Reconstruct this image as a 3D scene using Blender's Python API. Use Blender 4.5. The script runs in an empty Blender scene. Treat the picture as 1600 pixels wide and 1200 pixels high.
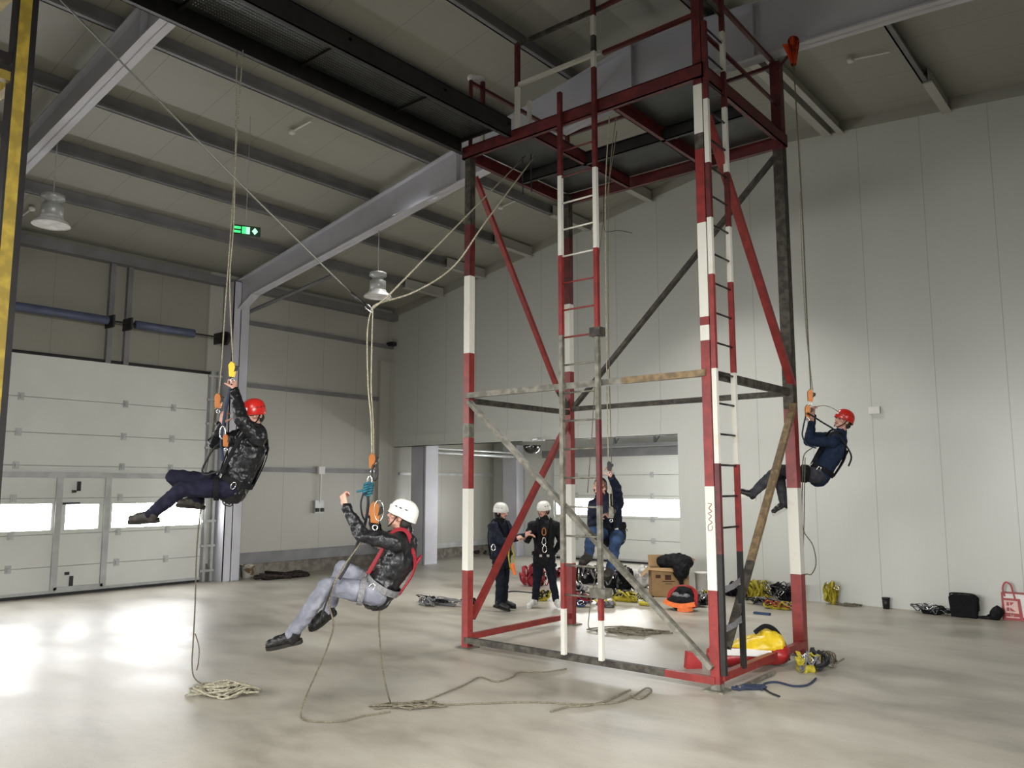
import bpy, math, random
import numpy as np
from mathutils import Vector, Matrix, noise
V = Vector
SC = bpy.context.scene
# ------------------------------------------------------------------ camera, light, exposure
F_PX, YAW, PITCH, ROLL, EYE = 1269.0, .6928, .1253, .0004, 2.0
FWD = V((-math.sin(YAW)*math.cos(PITCH), math.cos(YAW)*math.cos(PITCH), math.sin(PITCH)))
RIGHT = V((math.cos(YAW), math.sin(YAW), 0)); UP = RIGHT.cross(FWD)
ORG = V((0, 0, EYE))
cd = bpy.data.cameras.new('camera'); cam = bpy.data.objects.new('camera', cd); SC.collection.objects.link(cam)
cd.sensor_fit = 'HORIZONTAL'; cd.sensor_width = 36; cd.lens = 36*F_PX/1600; cd.clip_end = 200; cd.clip_start = .05
cam.matrix_world = Matrix((( RIGHT.x, UP.x, -FWD.x, 0), (RIGHT.y, UP.y, -FWD.y, 0), (RIGHT.z, UP.z, -FWD.z, EYE), (0, 0, 0, 1)))
SC.camera = cam
SC.view_settings.view_transform = 'Standard'; SC.view_settings.look = 'None'
SC.view_settings.gamma = 1; SC.view_settings.use_curve_mapping = False; SC.view_settings.exposure = 0
wd = bpy.data.worlds.new('world'); SC.world = wd; wd.use_nodes = True
wd.node_tree.nodes['Background'].inputs[0].default_value = (.92, .96, 1, 1); wd.node_tree.nodes['Background'].inputs[1].default_value = .55

def area(name, loc, target, sx, sy, power, col=(1, 1, 1)):
    l = bpy.data.lights.new(name, 'AREA'); l.shape = 'RECTANGLE'; l.size = sx; l.size_y = sy; l.energy = power; l.color = col
    o = bpy.data.objects.new(name, l); SC.collection.objects.link(o)
    o.location = loc; o.rotation_euler = (V(target)-V(loc)).to_track_quat('-Z', 'Y').to_euler(); return o
WINDOW_GLOW = 26.0
def spread(o, deg): o.data.spread = math.radians(deg); return o
spread(area('gate_daylight', (-15.4, -1.8, 3.2), (-6, 5.5, -1.0), 5.5, 3.0, 230, (1, .99, .96)), 100)
spread(area('rear_low_fill', (-5.0, -7.5, 3.4), (-4.5, 14.6, -1.9), 9, 3.2, 270, (1, .99, .97)), 56)  # added fill behind the camera, brightens the lower gable wall; no gate is built
spread(area('east_low_fill', (8.4, 1.5, 3.4), (-16.3, 9.0, -1.9), 6, 3.2, 300, (1, .99, .97)), 54)  # added fill from the east, aimed low at the side wall; no opening there
spread(area('front_overhead_fill', (.6, -.8, 7.6), (-2.6, 3.4, 0), 2.6, 2.6, 330, (1, .98, .94)), 95)  # added overhead fill, no skylight known; also casts the centre man's soft shadow
spread(area('back_high_bay_lamp', (-6.4, 12.2, 7.5), (-6.3, 12.0, 0), .45, .45, 110, (1, .98, .94)), 100)
spread(area('back_overhead_fill', (-10.5, 11.2, 7.0), (-10, 11.1, 0), 3, 2, 90, (1, .98, .94)), 80)  # unseen fill added over the back of the hall, the roof is closed
area('annex_daylight', (-8.6, 16.7, 2.2), (-16, 16.8, 1.2), 2.6, 1.6, 80, (1, 1, 1))

# ------------------------------------------------------------------ helpers
def ray(x, y): return FWD + RIGHT*((x-800)/F_PX) - UP*((y-600)/F_PX)
def atX(x, y, X): d = ray(x, y); return ORG + d*(X/d.x)
def atY(x, y, Y): d = ray(x, y); return ORG + d*(Y/d.y)
def atZ(x, y, Z=0.): d = ray(x, y); return ORG + d*((Z-EYE)/d.z)
def atD(x, y, D): return ORG + ray(x, y)*D
rnd = random.Random(5)

def nodes(name):
    m = bpy.data.materials.new(name); m.use_nodes = True; nt = m.node_tree
    return m, nt, nt.nodes['Principled BSDF']
def mat(name, col, rough=.6, metal=0., var=.12, scale=6., bump=0., bscale=40., col2=None, fac=(.42, .62), stretch=(1, 1, 1), coat=0.):
    m, nt, b = nodes(name)
    b.inputs['Roughness'].default_value = rough; b.inputs['Metallic'].default_value = metal
    if coat: b.inputs['Coat Weight'].default_value = coat
    if rough >= .8 or name.startswith(('black_jacket', 'navy', 'black_webbing')): b.inputs['Specular IOR Level'].default_value = .15
    elif name.startswith(('black_quilted', 'black_boot')): b.inputs['Specular IOR Level'].default_value = .35
    tc = nt.nodes.new('ShaderNodeTexCoord'); mp = nt.nodes.new('ShaderNodeMapping'); mp.inputs['Scale'].default_value = stretch
    nt.links.new(tc.outputs['Object'], mp.inputs[0])
    nz = nt.nodes.new('ShaderNodeTexNoise'); nz.inputs['Scale'].default_value = scale; nz.inputs['Detail'].default_value = 6
    nt.links.new(mp.outputs[0], nz.inputs['Vector'])
    rp = nt.nodes.new('ShaderNodeValToRGB'); rp.color_ramp.elements[0].position = fac[0]; rp.color_ramp.elements[1].position = fac[1]
    c = V(col[:3]); c2 = V(col2) if col2 else c*(1-var*2)
    rp.color_ramp.elements[1].color = (*c, 1); rp.color_ramp.elements[0].color = (*c2, 1)
    nt.links.new(nz.outputs[0], rp.inputs[0]); nt.links.new(rp.outputs[0], b.inputs['Base Color'])
    if bump:
        n2 = nt.nodes.new('ShaderNodeTexNoise'); n2.inputs['Scale'].default_value = bscale; nt.links.new(mp.outputs[0], n2.inputs['Vector'])
        bp = nt.nodes.new('ShaderNodeBump'); bp.inputs['Strength'].default_value = bump; bp.inputs['Distance'].default_value = .01
        nt.links.new(n2.outputs[0], bp.inputs['Height']); nt.links.new(bp.outputs[0], b.inputs['Normal'])
    return m
def emit(name, col, s):
    m, nt, b = nodes(name); b.inputs['Base Color'].default_value = (*col, 1)
    b.inputs['Emission Color'].default_value = (*col, 1); b.inputs['Emission Strength'].default_value = s; return m
def panel_mat(name, col, axis, pitch, seam, rough=.35, depth=.004, metal=0.):
    """profiled sheet: fine ribs every pitch metres, a groove every seam metres, along object axis 0/1"""
    m, nt, b = nodes(name); b.inputs['Roughness'].default_value = rough; b.inputs['Metallic'].default_value = metal
    L = nt.links.new; N = nt.nodes.new
    tc = N('ShaderNodeTexCoord'); sp = N('ShaderNodeSeparateXYZ'); L(tc.outputs['Object'], sp.inputs[0])
    def mth(op, a, bb=None):
        n = N('ShaderNodeMath'); n.operation = op
        if isinstance(a, (int, float)): n.inputs[0].default_value = a
        else: L(a, n.inputs[0])
        if bb is not None:
            if isinstance(bb, (int, float)): n.inputs[1].default_value = bb
            else: L(bb, n.inputs[1])
        return n.outputs[0]
    c = sp.outputs[axis]
    rib = mth('LESS_THAN', mth('FRACT', mth('DIVIDE', mth('ADD', c, 100), pitch)), .22)
    sm = mth('LESS_THAN', mth('FRACT', mth('DIVIDE', mth('ADD', c, 100.), seam)), .012/seam)
    h = mth('SUBTRACT', mth('MULTIPLY', rib, .5), mth('MULTIPLY', sm, 3))
    bp = N('ShaderNodeBump'); bp.inputs['Strength'].default_value = .5; bp.inputs['Distance'].default_value = depth
    L(h, bp.inputs['Height']); L(bp.outputs[0], b.inputs['Normal'])
    nz = N('ShaderNodeTexNoise'); nz.inputs['Scale'].default_value = .9; nz.inputs['Detail'].default_value = 5; L(tc.outputs['Object'], nz.inputs['Vector'])
    mx = N('ShaderNodeMixRGB'); mx.inputs[1].default_value = (*[v*.93 for v in col], 1); mx.inputs[2].default_value = (*col, 1); L(nz.outputs[0], mx.inputs[0])
    m2 = N('ShaderNodeMixRGB'); m2.inputs[2].default_value = (*[v*.68 for v in col], 1); L(mx.outputs[0], m2.inputs[1]); L(sm, m2.inputs[0])
    L(m2.outputs[0], b.inputs['Base Color']); return m
def concrete(name):
    m, nt, b = nodes(name); L = nt.links.new; N = nt.nodes.new
    tc = N('ShaderNodeTexCoord'); mp = N('ShaderNodeMapping'); mp.inputs['Scale'].default_value = (.45, .9, 1); mp.inputs['Rotation'].default_value = (0, 0, .5); L(tc.outputs['Object'], mp.inputs[0])
    a = N('ShaderNodeTexNoise'); a.inputs['Scale'].default_value = 1.3; a.inputs['Detail'].default_value = 9; a.inputs['Roughness'].default_value = .62; L(mp.outputs[0], a.inputs['Vector'])
    r = N('ShaderNodeValToRGB'); L(a.outputs[0], r.inputs[0])
    e = r.color_ramp.elements; e[0].position = .3; e[0].color = (.20, .182, .145, 1); e[1].position = .66; e[1].color = (.44, .42, .36, 1)
    e2 = r.color_ramp.elements.new(.48); e2.color = (.345, .32, .268, 1)
    s = N('ShaderNodeTexNoise'); s.inputs['Scale'].default_value = 60; s.inputs['Detail'].default_value = 3; L(tc.outputs['Object'], s.inputs['Vector'])
    rs = N('ShaderNodeValToRGB'); rs.color_ramp.elements[0].position = .28; rs.color_ramp.elements[1].position = .4; rs.color_ramp.elements[0].color = (.72, .7, .68, 1); L(s.outputs[0], rs.inputs[0])
    mx = N('ShaderNodeMixRGB'); mx.blend_type = 'MULTIPLY'; mx.inputs[0].default_value = 1; L(r.outputs[0], mx.inputs[1]); L(rs.outputs[0], mx.inputs[2])
    L(mx.outputs[0], b.inputs['Base Color'])
    rr = N('ShaderNodeMapRange'); rr.inputs['To Min'].default_value = .16; rr.inputs['To Max'].default_value = .6; L(a.outputs[0], rr.inputs[0]); L(rr.outputs[0], b.inputs['Roughness'])
    bp = N('ShaderNodeBump'); bp.inputs['Strength'].default_value = .12; bp.inputs['Distance'].default_value = .01; L(a.outputs[0], bp.inputs['Height']); L(bp.outputs[0], b.inputs['Normal'])
    return m

def frame_of(t, side=None):
    t = t.normalized()
    if side is None: side = V((0, 0, 1)) if abs(t.z) < .9 else V((1, 0, 0))
    s = side - t*side.dot(t)
    if s.length < 1e-5: s = t.orthogonal()
    s.normalize(); return t, s, t.cross(s)
class G:
    def __init__(s): s.v = []; s.f = []; s.m = []
    def add(s, vs, fs, m=0):
        o = len(s.v); s.v += [tuple(x) for x in vs]; s.f += [tuple(i+o for i in f) for f in fs]; s.m += [m]*len(fs); return s
    def hexa(s, p, m=0): return s.add(p, [(0, 3, 2, 1), (4, 5, 6, 7), (0, 1, 5, 4), (1, 2, 6, 5), (2, 3, 7, 6), (3, 0, 4, 7)], m)
    def ab(s, x0, x1, y0, y1, z0, z1, m=0):
        return s.hexa([(x0, y0, z0), (x1, y0, z0), (x1, y1, z0), (x0, y1, z0), (x0, y0, z1), (x1, y0, z1), (x1, y1, z1), (x0, y1, z1)], m)
    def beam(s, p, q, w, h, m=0, side=None):
        """w along side, h along the third axis"""
        p = V(p); q = V(q); t, a, b = frame_of(q-p, side); a = a*w/2; b = b*h/2
        return s.hexa([p-a-b, p+a-b, p+a+b, p-a+b, q-a-b, q+a-b, q+a+b, q-a+b], m)
    def rings(s, rs, m=0, cap=True, closed=False):
        n = len(rs[0]); vs = [x for r in rs for x in r]; fs = []; k = len(rs)
        for i in range(k if closed else k-1):
            j = (i+1) % k
            for a in range(n):
                b = (a+1) % n; fs.append((i*n+a, i*n+b, j*n+b, j*n+a))
        if cap and not closed: fs.append(tuple(range(n-1, -1, -1))); fs.append(tuple((k-1)*n+a for a in range(n)))
        return s.add(vs, fs, m)
    def tube(s, pts, r, n=8, m=0, closed=False):
        pts = [V(p) for p in pts]; k = len(pts); rs = []; prev = None
        for i, p in enumerate(pts):
            if closed: t = pts[(i+1) % k]-pts[i-1]
            else: t = pts[min(i+1, k-1)]-pts[max(i-1, 0)]
            if t.length < 1e-9: t = V((0, 0, 1))
            t, a, b = frame_of(t, prev); prev = a
            rr = r[i] if isinstance(r, (list, tuple)) else r
            rs.append([p+a*rr*math.cos(2*math.pi*j/n)+b*rr*math.sin(2*math.pi*j/n) for j in range(n)])
        return s.rings(rs, m, True, closed)
    def strap(s, pts, nrm, w, th, m=0, closed=False):
        """flat webbing: w across, th thick, nrm list of outward normals"""
        pts = [V(p) for p in pts]; k = len(pts); rs = []
        for i, p in enumerate(pts):
            if closed: t = pts[(i+1) % k]-pts[i-1]
            else: t = pts[min(i+1, k-1)]-pts[max(i-1, 0)]
            n = V(nrm[i]); t.normalize(); n = n-t*n.dot(t)
            if n.length < 1e-5: n = t.orthogonal()
            n.normalize(); b = t.cross(n)*w/2; n = n*th/2
            rs.append([p-b-n, p+b-n, p+b+n, p-b+n])
        return s.rings(rs, m, True, closed)
    def ecap(s, p, q, r0, r1, side=None, n=14, m=0, hem=4):
        p = V(p); q = V(q)
        if not isinstance(r0, tuple): r0 = (r0, r0)
        if not isinstance(r1, tuple): r1 = (r1, r1)
        d = q-p
        if d.length < 1e-6: d = V((0, 0, 1e-4)); q = p+d
        t, a, b = frame_of(d, side); rs = []
        def ring(c, ra, rb): rs.append([c+a*ra*math.cos(2*math.pi*j/n)+b*rb*math.sin(2*math.pi*j/n) for j in range(n)])
        for i in range(hem):
            th = math.pi/2*(1-(i+.15)/hem); k = math.cos(th); ring(p-t*min(r0)*math.sin(th), r0[0]*k, r0[1]*k)
        ring(p, *r0); ring(q, *r1)
        for i in range(hem-1, -1, -1):
            th = math.pi/2*(1-(i+.15)/hem); k = math.cos(th); ring(q+t*min(r1)*math.sin(th), r1[0]*k, r1[1]*k)
        return s.rings(rs, m)
    def ell(s, c, r, ax=None, n=16, m=0, lo=-90, hi=90):
        c = V(c); ax = ax or (V((1, 0, 0)), V((0, 1, 0)), V((0, 0, 1))); rs = []
        k = 10
        for i in range(k+1):
            th = math.radians(lo+(hi-lo)*i/k)
            if lo == -90 and i == 0: th += .12
            if hi == 90 and i == k: th -= .12
            rs.append([c+ax[0]*r[0]*math.cos(th)*math.cos(2*math.pi*j/n)+ax[1]*r[1]*math.cos(th)*math.sin(2*math.pi*j/n)+ax[2]*r[2]*math.sin(th) for j in range(n)])
        return s.rings(rs, m)
    def lathe(s, prof, c, ax=None, n=24, m=0, cap=True):
        c = V(c); ax = ax or (V((1, 0, 0)), V((0, 1, 0)), V((0, 0, 1)))
        return s.rings([[c+ax[0]*r*math.cos(2*math.pi*j/n)+ax[1]*r*math.sin(2*math.pi*j/n)+ax[2]*z for j in range(n)] for r, z in prof], m, cap)
    def prism(s, poly, a, b, o, d, m=0):
        """polygon (u,v) in the plane o + a*u + b*v, extruded by vector d"""
        o = V(o); a = V(a); b = V(b); d = V(d); n = len(poly)
        p = [o+a*u+b*v for u, v in poly]; q = [x+d for x in p]
        return s.add(p+q, [tuple(range(n-1, -1, -1)), tuple(range(n, 2*n))]+[(i, (i+1) % n, n+(i+1) % n, n+i) for i in range(n)], m)
    def build(s, name, mats, parent=None, smooth=False, origin=None):
        me = bpy.data.meshes.new(name)
        vs = s.v
        off = V((0, 0, 0)) if parent is None and origin is None else (V(origin) if origin is not None else parent.get('_o') and V(parent['_o']) or V((0, 0, 0)))
        if off.length: vs = [(x[0]-off.x, x[1]-off.y, x[2]-off.z) for x in vs]
        me.from_pydata(vs, [], s.f)
        if not isinstance(mats, (list, tuple)): mats = [mats]
        for m in mats: me.materials.append(m)
        if len(mats) > 1: me.polygons.foreach_set('material_index', s.m)
        if smooth: me.polygons.foreach_set('use_smooth', [True]*len(me.polygons))
        me.update(); me.validate()
        import bmesh
        bm = bmesh.new(); bm.from_mesh(me); bmesh.ops.recalc_face_normals(bm, faces=bm.faces); bm.to_mesh(me); bm.free()
        return link(name, me, parent, off)
def link(name, me, parent, off):
    o = bpy.data.objects.new(name, me); SC.collection.objects.link(o)
    if parent is not None: o.parent = parent; o['_o'] = tuple(off)
    else: o.location = off; o['_o'] = tuple(off)
    return o
def tag(o, label, cat, group=None, kind=None):
    o['label'] = label; o['category'] = cat
    if group: o['group'] = group
    if kind: o['kind'] = kind
    return o
def thing(name, label, cat, loc, group=None):
    o = bpy.data.objects.new(name, None); SC.collection.objects.link(o); o.location = loc; o.empty_display_size = .1; o['_o'] = tuple(loc)
    return tag(o, label, cat, group)
def struct(name, g, m, label=None, parent=None, smooth=False, origin=None):
    o = g.build(name, m, parent, smooth, origin)
    if parent is None:
        o['kind'] = 'structure'
        if label: o['label'] = label; o['category'] = name.rstrip('_0123456789').split('_')[0]
    return o
def spline(pts, k=6, closed=False):
    pts = [V(p) for p in pts]; n = len(pts); out = []
    for i in range(n if closed else n-1):
        if closed: a, b, c, d = pts[i-1], pts[i], pts[(i+1) % n], pts[(i+2) % n]
        else: a, b, c, d = pts[max(i-1, 0)], pts[i], pts[i+1], pts[min(i+2, n-1)]
        for j in range(k):
            t = j/k; out.append(.5*((2*b)+(c-a)*t+(2*a-5*b+4*c-d)*t*t+(3*b-a-3*c+d)*t**3))
    if not closed: out.append(pts[-1])
    return out
def remeshed(g, vox, name, mats, parent, smooth=6, amp=0., nscale=9., stretch=(1, 1, 1), origin=None, matfn=None):
    me = bpy.data.meshes.new('tmp'); me.from_pydata(g.v, [], g.f); me.update()
    import bmesh
    bm = bmesh.new(); bm.from_mesh(me); bmesh.ops.recalc_face_normals(bm, faces=bm.faces); bm.to_mesh(me); bm.free()
    o = bpy.data.objects.new('tmp', me); SC.collection.objects.link(o)
    md = o.modifiers.new('r', 'REMESH'); md.mode = 'VOXEL'; md.voxel_size = vox
    if smooth: sm = o.modifiers.new('s', 'SMOOTH'); sm.factor = .5; sm.iterations = smooth
    dg = bpy.context.evaluated_depsgraph_get(); out = bpy.data.meshes.new_from_object(o.evaluated_get(dg))
    bpy.data.objects.remove(o); bpy.data.meshes.remove(me)
    if amp:
        for v in out.vertices:
            p = V((v.co.x*nscale*stretch[0], v.co.y*nscale*stretch[1], v.co.z*nscale*stretch[2]))
            d = (1-abs(noise.noise(p))*2.2)*amp + noise.noise(p*2.7)*amp*.5
            v.co += v.normal*(d-amp*.5)
    off = V(origin) if origin is not None else V(parent['_o'])
    out.transform(Matrix.Translation(-off))
    if not isinstance(mats, (list, tuple)): mats = [mats]
    for m in mats: out.materials.append(m)
    out.polygons.foreach_set('use_smooth', [True]*len(out.polygons))
    out.name = name
    return link(name, out, parent, off)

# ------------------------------------------------------------------ materials
M = {}
M['floor'] = concrete('concrete_floor')
M['wall'] = panel_mat('wall_panel', (.54, .55, .51), 0, .1, 1.02, .33)
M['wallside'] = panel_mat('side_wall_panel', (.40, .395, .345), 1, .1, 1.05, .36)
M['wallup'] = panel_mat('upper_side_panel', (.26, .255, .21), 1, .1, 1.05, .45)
M['ceil'] = panel_mat('ceiling_panel', (.325, .325, .28), 1, .33, 1.02, .5, .003)
M['steel'] = mat('grey_painted_steel', (.52, .52, .565), .45, 0, .06, 1.2)
M['purlin'] = mat('galvanised_purlin', (.20, .20, .205), .45, .15, .1, 2.5)
M['purlin_pale'] = mat('pale_galvanised_sleeve', (.46, .46, .42), .5, .1, .05, 2)
M['door'] = mat('off_white_door_panel', (.62, .63, .59), .4, 0, .03, .8)
M['doorseam'] = mat('door_seam', (.34, .35, .34), .6)
M['alu'] = mat('aluminium_trim', (.48, .49, .48), .4, .3, .08, 4)
M['dark'] = mat('dark_rubber', (.015, .015, .016), .6)
M['glow'] = emit('daylit_window', (1, 1, 1), WINDOW_GLOW)
M['red'] = mat('red_gloss_paint', (.21, .022, .019), .38, 0, .14, 9, .2, 30)
M['maroon'] = mat('dark_maroon_paint', (.10, .012, .013), .45, 0, .2, 8, .2, 30)
M['white'] = mat('chipped_white_paint', (.54, .53, .475), .5, 0, .1, 7, .25, 26, col2=(.5, .48, .4), fac=(.3, .42))
M['bare'] = mat('bare_rusted_steel', (.075, .068, .052), .6, .3, .3, 12, .4, 30, col2=(.03, .025, .02))
M['rust'] = mat('bright_rust_steel', (.22, .15, .075), .65, .1, .2, 14, .4, 30, col2=(.12, .085, .045))
M['galv'] = mat('weathered_grey_steel', (.20, .19, .155), .5, .3, .2, 11, .3, 30, col2=(.10, .095, .075))
M['black'] = mat('black_steel', (.014, .013, .012), .45, .2, .2, 6)
M['yellow_post'] = mat('scuffed_yellow_paint', (.42, .30, .03), .5, 0, .2, 9, .2, 30)
M['deck'] = mat('dark_deck_plate', (.05, .055, .055), .45, .4, .15, 3)
M['rope'] = mat('pale_rope', (.42, .39, .29), .8, 0, .2, 60, .8, 220)
M['rope_grey'] = mat('grey_rope', (.20, .18, .13), .85, 0, .2, 60, .8, 220)
M['rope_black'] = mat('black_rope', (.012, .013, .016), .7, 0, .2, 60, .8, 220)
M['rope_blue'] = mat('dark_blue_rope', (.02, .035, .075), .75, 0, .2, 60, .8, 220)
M['wire'] = mat('steel_cable', (.17, .17, .15), .4, .7, .1, 80)
M['chrome'] = mat('polished_metal', (.7, .7, .7), .2, 1, .05)
M['brass'] = mat('orange_anodised_metal', (.42, .15, .04), .35, .5, .1)
M['skin'] = mat('skin', (.50, .27, .20), .5, 0, .05, 20)
M['lips'] = mat('lips', (.35, .12, .10), .5)
M['eye'] = mat('dark_eye', (.03, .02, .015), .2)
M['hair'] = mat('dark_hair', (.012, .009, .007), .6, 0, .3, 90, .6, 160)
M['helmet_red'] = mat('red_helmet_shell', (.48, .018, .013), .28, 0, .03, 3)
M['helmet_white'] = mat('white_helmet_shell', (.62, .61, .57), .32, 0, .02, 3)
M['jk_black'] = mat('black_jacket', (.011, .0115, .013), .6, 0, .25, 14, .5, 30)
M['jk_shiny'] = mat('black_quilted_jacket', (.012, .012, .014), .36, 0, .25, 14, .6, 26)
M['jk_navy'] = mat('navy_fleece', (.015, .025, .052), .9, 0, .15, 18, .4, 120)
M['jk_navy2'] = mat('navy_parka', (.010, .013, .028), .6, 0, .2, 14, .4, 40)
M['tr_navy'] = mat('navy_trousers', (.012, .012, .026), .85, 0, .2, 16, .4, 60)
M['tr_grey'] = mat('charcoal_trousers', (.045, .046, .055), .85, 0, .2, 16, .4, 60)
M['jeans_pale'] = mat('washed_grey_jeans', (.20, .205, .235), .85, 0, .15, 7, .4, 90, col2=(.12, .125, .15))
M['jeans_blue'] = mat('blue_jeans', (.035, .065, .14), .85, 0, .2, 7, .4, 90, col2=(.02, .035, .075))
M['tr_black'] = mat('black_navy_trousers', (.010, .012, .020), .85, 0, .2, 12, .4, 60)
M['boot'] = mat('black_boot_leather', (.010, .010, .010), .45, 0, .2, 20, .3, 60)
M['boot_brown'] = mat('brown_boot', (.035, .029, .023), .7, 0, .2, 20, .3, 60)
M['sole'] = mat('rubber_sole', (.02, .018, .016), .8)
M['sole_white'] = mat('white_sole', (.6, .6, .56), .6)
M['shoe_white'] = mat('white_trainer', (.55, .54, .50), .6, 0, .1, 16)
M['web_black'] = mat('black_webbing', (.010, .010, .011), .8, 0, .2, 60, .4, 200)
M['web_red'] = mat('red_webbing', (.30, .012, .024), .7, 0, .15, 60, .4, 200)
M['web_grey'] = mat('grey_webbing', (.15, .15, .155), .7, 0, .15, 60, .4, 200)
M['web_yellow'] = mat('yellow_webbing', (.40, .33, .015), .7, 0, .15, 60, .4, 200)
M['web_blue'] = mat('blue_webbing', (.02, .05, .12), .7, 0, .15, 60, .4, 200)
M['card'] = mat('brown_cardboard', (.36, .23, .115), .85, 0, .06, 5, .1, 30)
M['print'] = mat('dark_brown_print', (.09, .045, .03), .8)
M['orange'] = mat('orange_fabric', (.75, .16, .03), .7, 0, .1, 20)
M['redplastic'] = mat('red_plastic', (.30, .012, .014), .4, 0, .05, 6)
M['yellow'] = mat('yellow_plastic', (.66, .46, .015), .4, 0, .05, 6)
M['whiteplastic'] = mat('white_plastic', (.70, .69, .66), .45, 0, .04, 8)
M['pink'] = mat('pale_pink_print', (.75, .50, .46), .5, 0, .08, 20)
M['blue_tube'] = mat('slate_blue_tube', (.10, .115, .19), .5, .2, .1, 3)
M['stone'] = mat('rough_kerb_concrete', (.22, .20, .17), .9, 0, .2, 7, .8, 14)
M['trash'] = mat('dark_rubble', (.045, .035, .03), .9, 0, .3, 20, .6, 40)
M['orange_flag'] = mat('bright_orange_sleeve', (.80, .075, .015), .5)
M['lampglass'] = mat('white_lamp_reflector', (.80, .80, .78), .3)
M['mirror'] = mat('dark_chrome_reflector', (.12, .12, .12), .12, 1)
M['green'] = emit('lit_green_sign', (.05, .9, .22), 1.1)
M['green_lt'] = emit('lit_pale_green_sign', (.45, 1, .65), 1.0)
M['green_dk'] = mat('dark_green_sign', (.003, .03, .008), .5)
M['concreteboard'] = M['stone']

# ------------------------------------------------------------------ setting
XD, YG, YF = -16.34, 14.62, 18.8           # side wall, gable wall, far gable of the annex
RX, RZ, SL, SR = -5.8, 8.69, .186, .075      # ridge and roof slopes
def roofz(x): return RZ + SL*(x-RX) if x < RX else RZ - SR*(x-RX)
g = G(); g.ab(XD-.3, 9, -9, YF+.3, -.2, 0); struct('floor', g, M['floor'], 'wide grey concrete floor of the hall with pale worn stains')
g = G()
for x0, x1 in ((XD-.2, RX), (RX, 9.2)):
    g.prism([(x0, roofz(x0)), (x1, roofz(x1)), (x1, roofz(x1)+.15), (x0, roofz(x0)+.15)], (1, 0, 0), (0, 0, 1), (0, -9, 0), (0, YG+9.2, 0))
struct('ceiling', g, M['ceil'], 'sloping cream sandwich panel ceiling between the grey purlins')
# gable wall with the opening
OX0, OX1 = -16.34, -7.80
g = G()
def zl(x): return 3.06+.0*(x-OX0)
def wallpoly(pts): g.prism(pts, (1, 0, 0), (0, 0, 1), (0, YG, 0), (0, .16, 0))
wallpoly([(OX0, 3.1), (OX1, 3.1), (OX1, roofz(OX1)), (OX0, roofz(OX0))])
wallpoly([(OX1, 0), (RX, 0), (RX, roofz(RX)), (OX1, roofz(OX1))])
wallpoly([(RX, 0), (9, 0), (9, roofz(9)), (RX, roofz(RX))])
struct('wall_right', g, M['wall'], 'tall off-white ribbed panel gable wall on the right')
g = G(); g.ab(OX0, OX1+.02, YG-.03, YG+.24, 3.04, 3.33); g.ab(OX0, OX1, YG-.06, YG+.27, 3.04, 3.08)
struct('trim_1', g, M['wall'], 'pale folded lintel trim over the opening to the annex')
g = G()
for x0, x1 in ((XD, RX), (RX, 9)):
    g.prism([(x0, roofz(x0)-.2), (x1, roofz(x1)-.2), (x1, roofz(x1)+.0), (x0, roofz(x0))], (1, 0, 0), (0, 0, 1), (0, YG-.02, 0), (0, .02, 0))
struct('trim_2', g, M['ceil'], 'cream flashing strip along the top of the gable wall')
# wall edge column beside the opening
g = G(); g.ab(OX1, OX1+.7, YG-.06, YG, 0, 3.5)
struct('trim_3', g, M['wall'], 'flat pale post cladding at the right edge of the opening')
g = G(); g.ab(-15.85, -15.4, YG+.3, YG+.75, 0, 3.3); g.ab(-15.36, -15.3, YG+.3, YG+.75, 0, 3.3)
struct('trim_4', g, M['steel'], 'pale square column at the left edge of the opening')

# side wall with the big sectional door between Y=DY0 and DY1
DY0, DY1, DZ = 3.3, 9.25, 4.42
g = G()
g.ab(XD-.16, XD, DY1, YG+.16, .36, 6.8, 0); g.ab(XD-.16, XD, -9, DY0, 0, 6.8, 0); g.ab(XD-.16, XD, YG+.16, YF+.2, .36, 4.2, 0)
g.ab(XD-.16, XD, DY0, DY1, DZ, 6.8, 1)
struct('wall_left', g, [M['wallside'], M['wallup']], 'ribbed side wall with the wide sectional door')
g = G(); g.ab(XD-.2, XD-.02, DY1, YF, 0, .37)
struct('baseboard_left', g, M['stone'], 'rough concrete plinth under the side wall panels')
g = G()
for z in (5.72, 4.28, 2.38):
    g.ab(XD, XD+.06, 9.95, YG, z-.05, z+.05)
g.ab(XD, XD+.03, 9.95, YG, .28, .52); g.ab(XD, XD+.06, 9.95, YG, .5, .53)
struct('trim_5', g, M['purlin'], 'grey horizontal rails across the side wall panels')
g = G(); g.ab(XD, XD+.05, YG+.3, YF, 2.3, 2.37); g.ab(XD, XD+.03, YG+.3, YF, .28, .42)
struct('trim_6', g, M['alu'], 'grey rail across the annex side wall')
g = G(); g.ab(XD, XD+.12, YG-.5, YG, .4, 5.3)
struct('trim_7', g, M['wallside'], 'pale corner post between side wall and gable wall')

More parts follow.
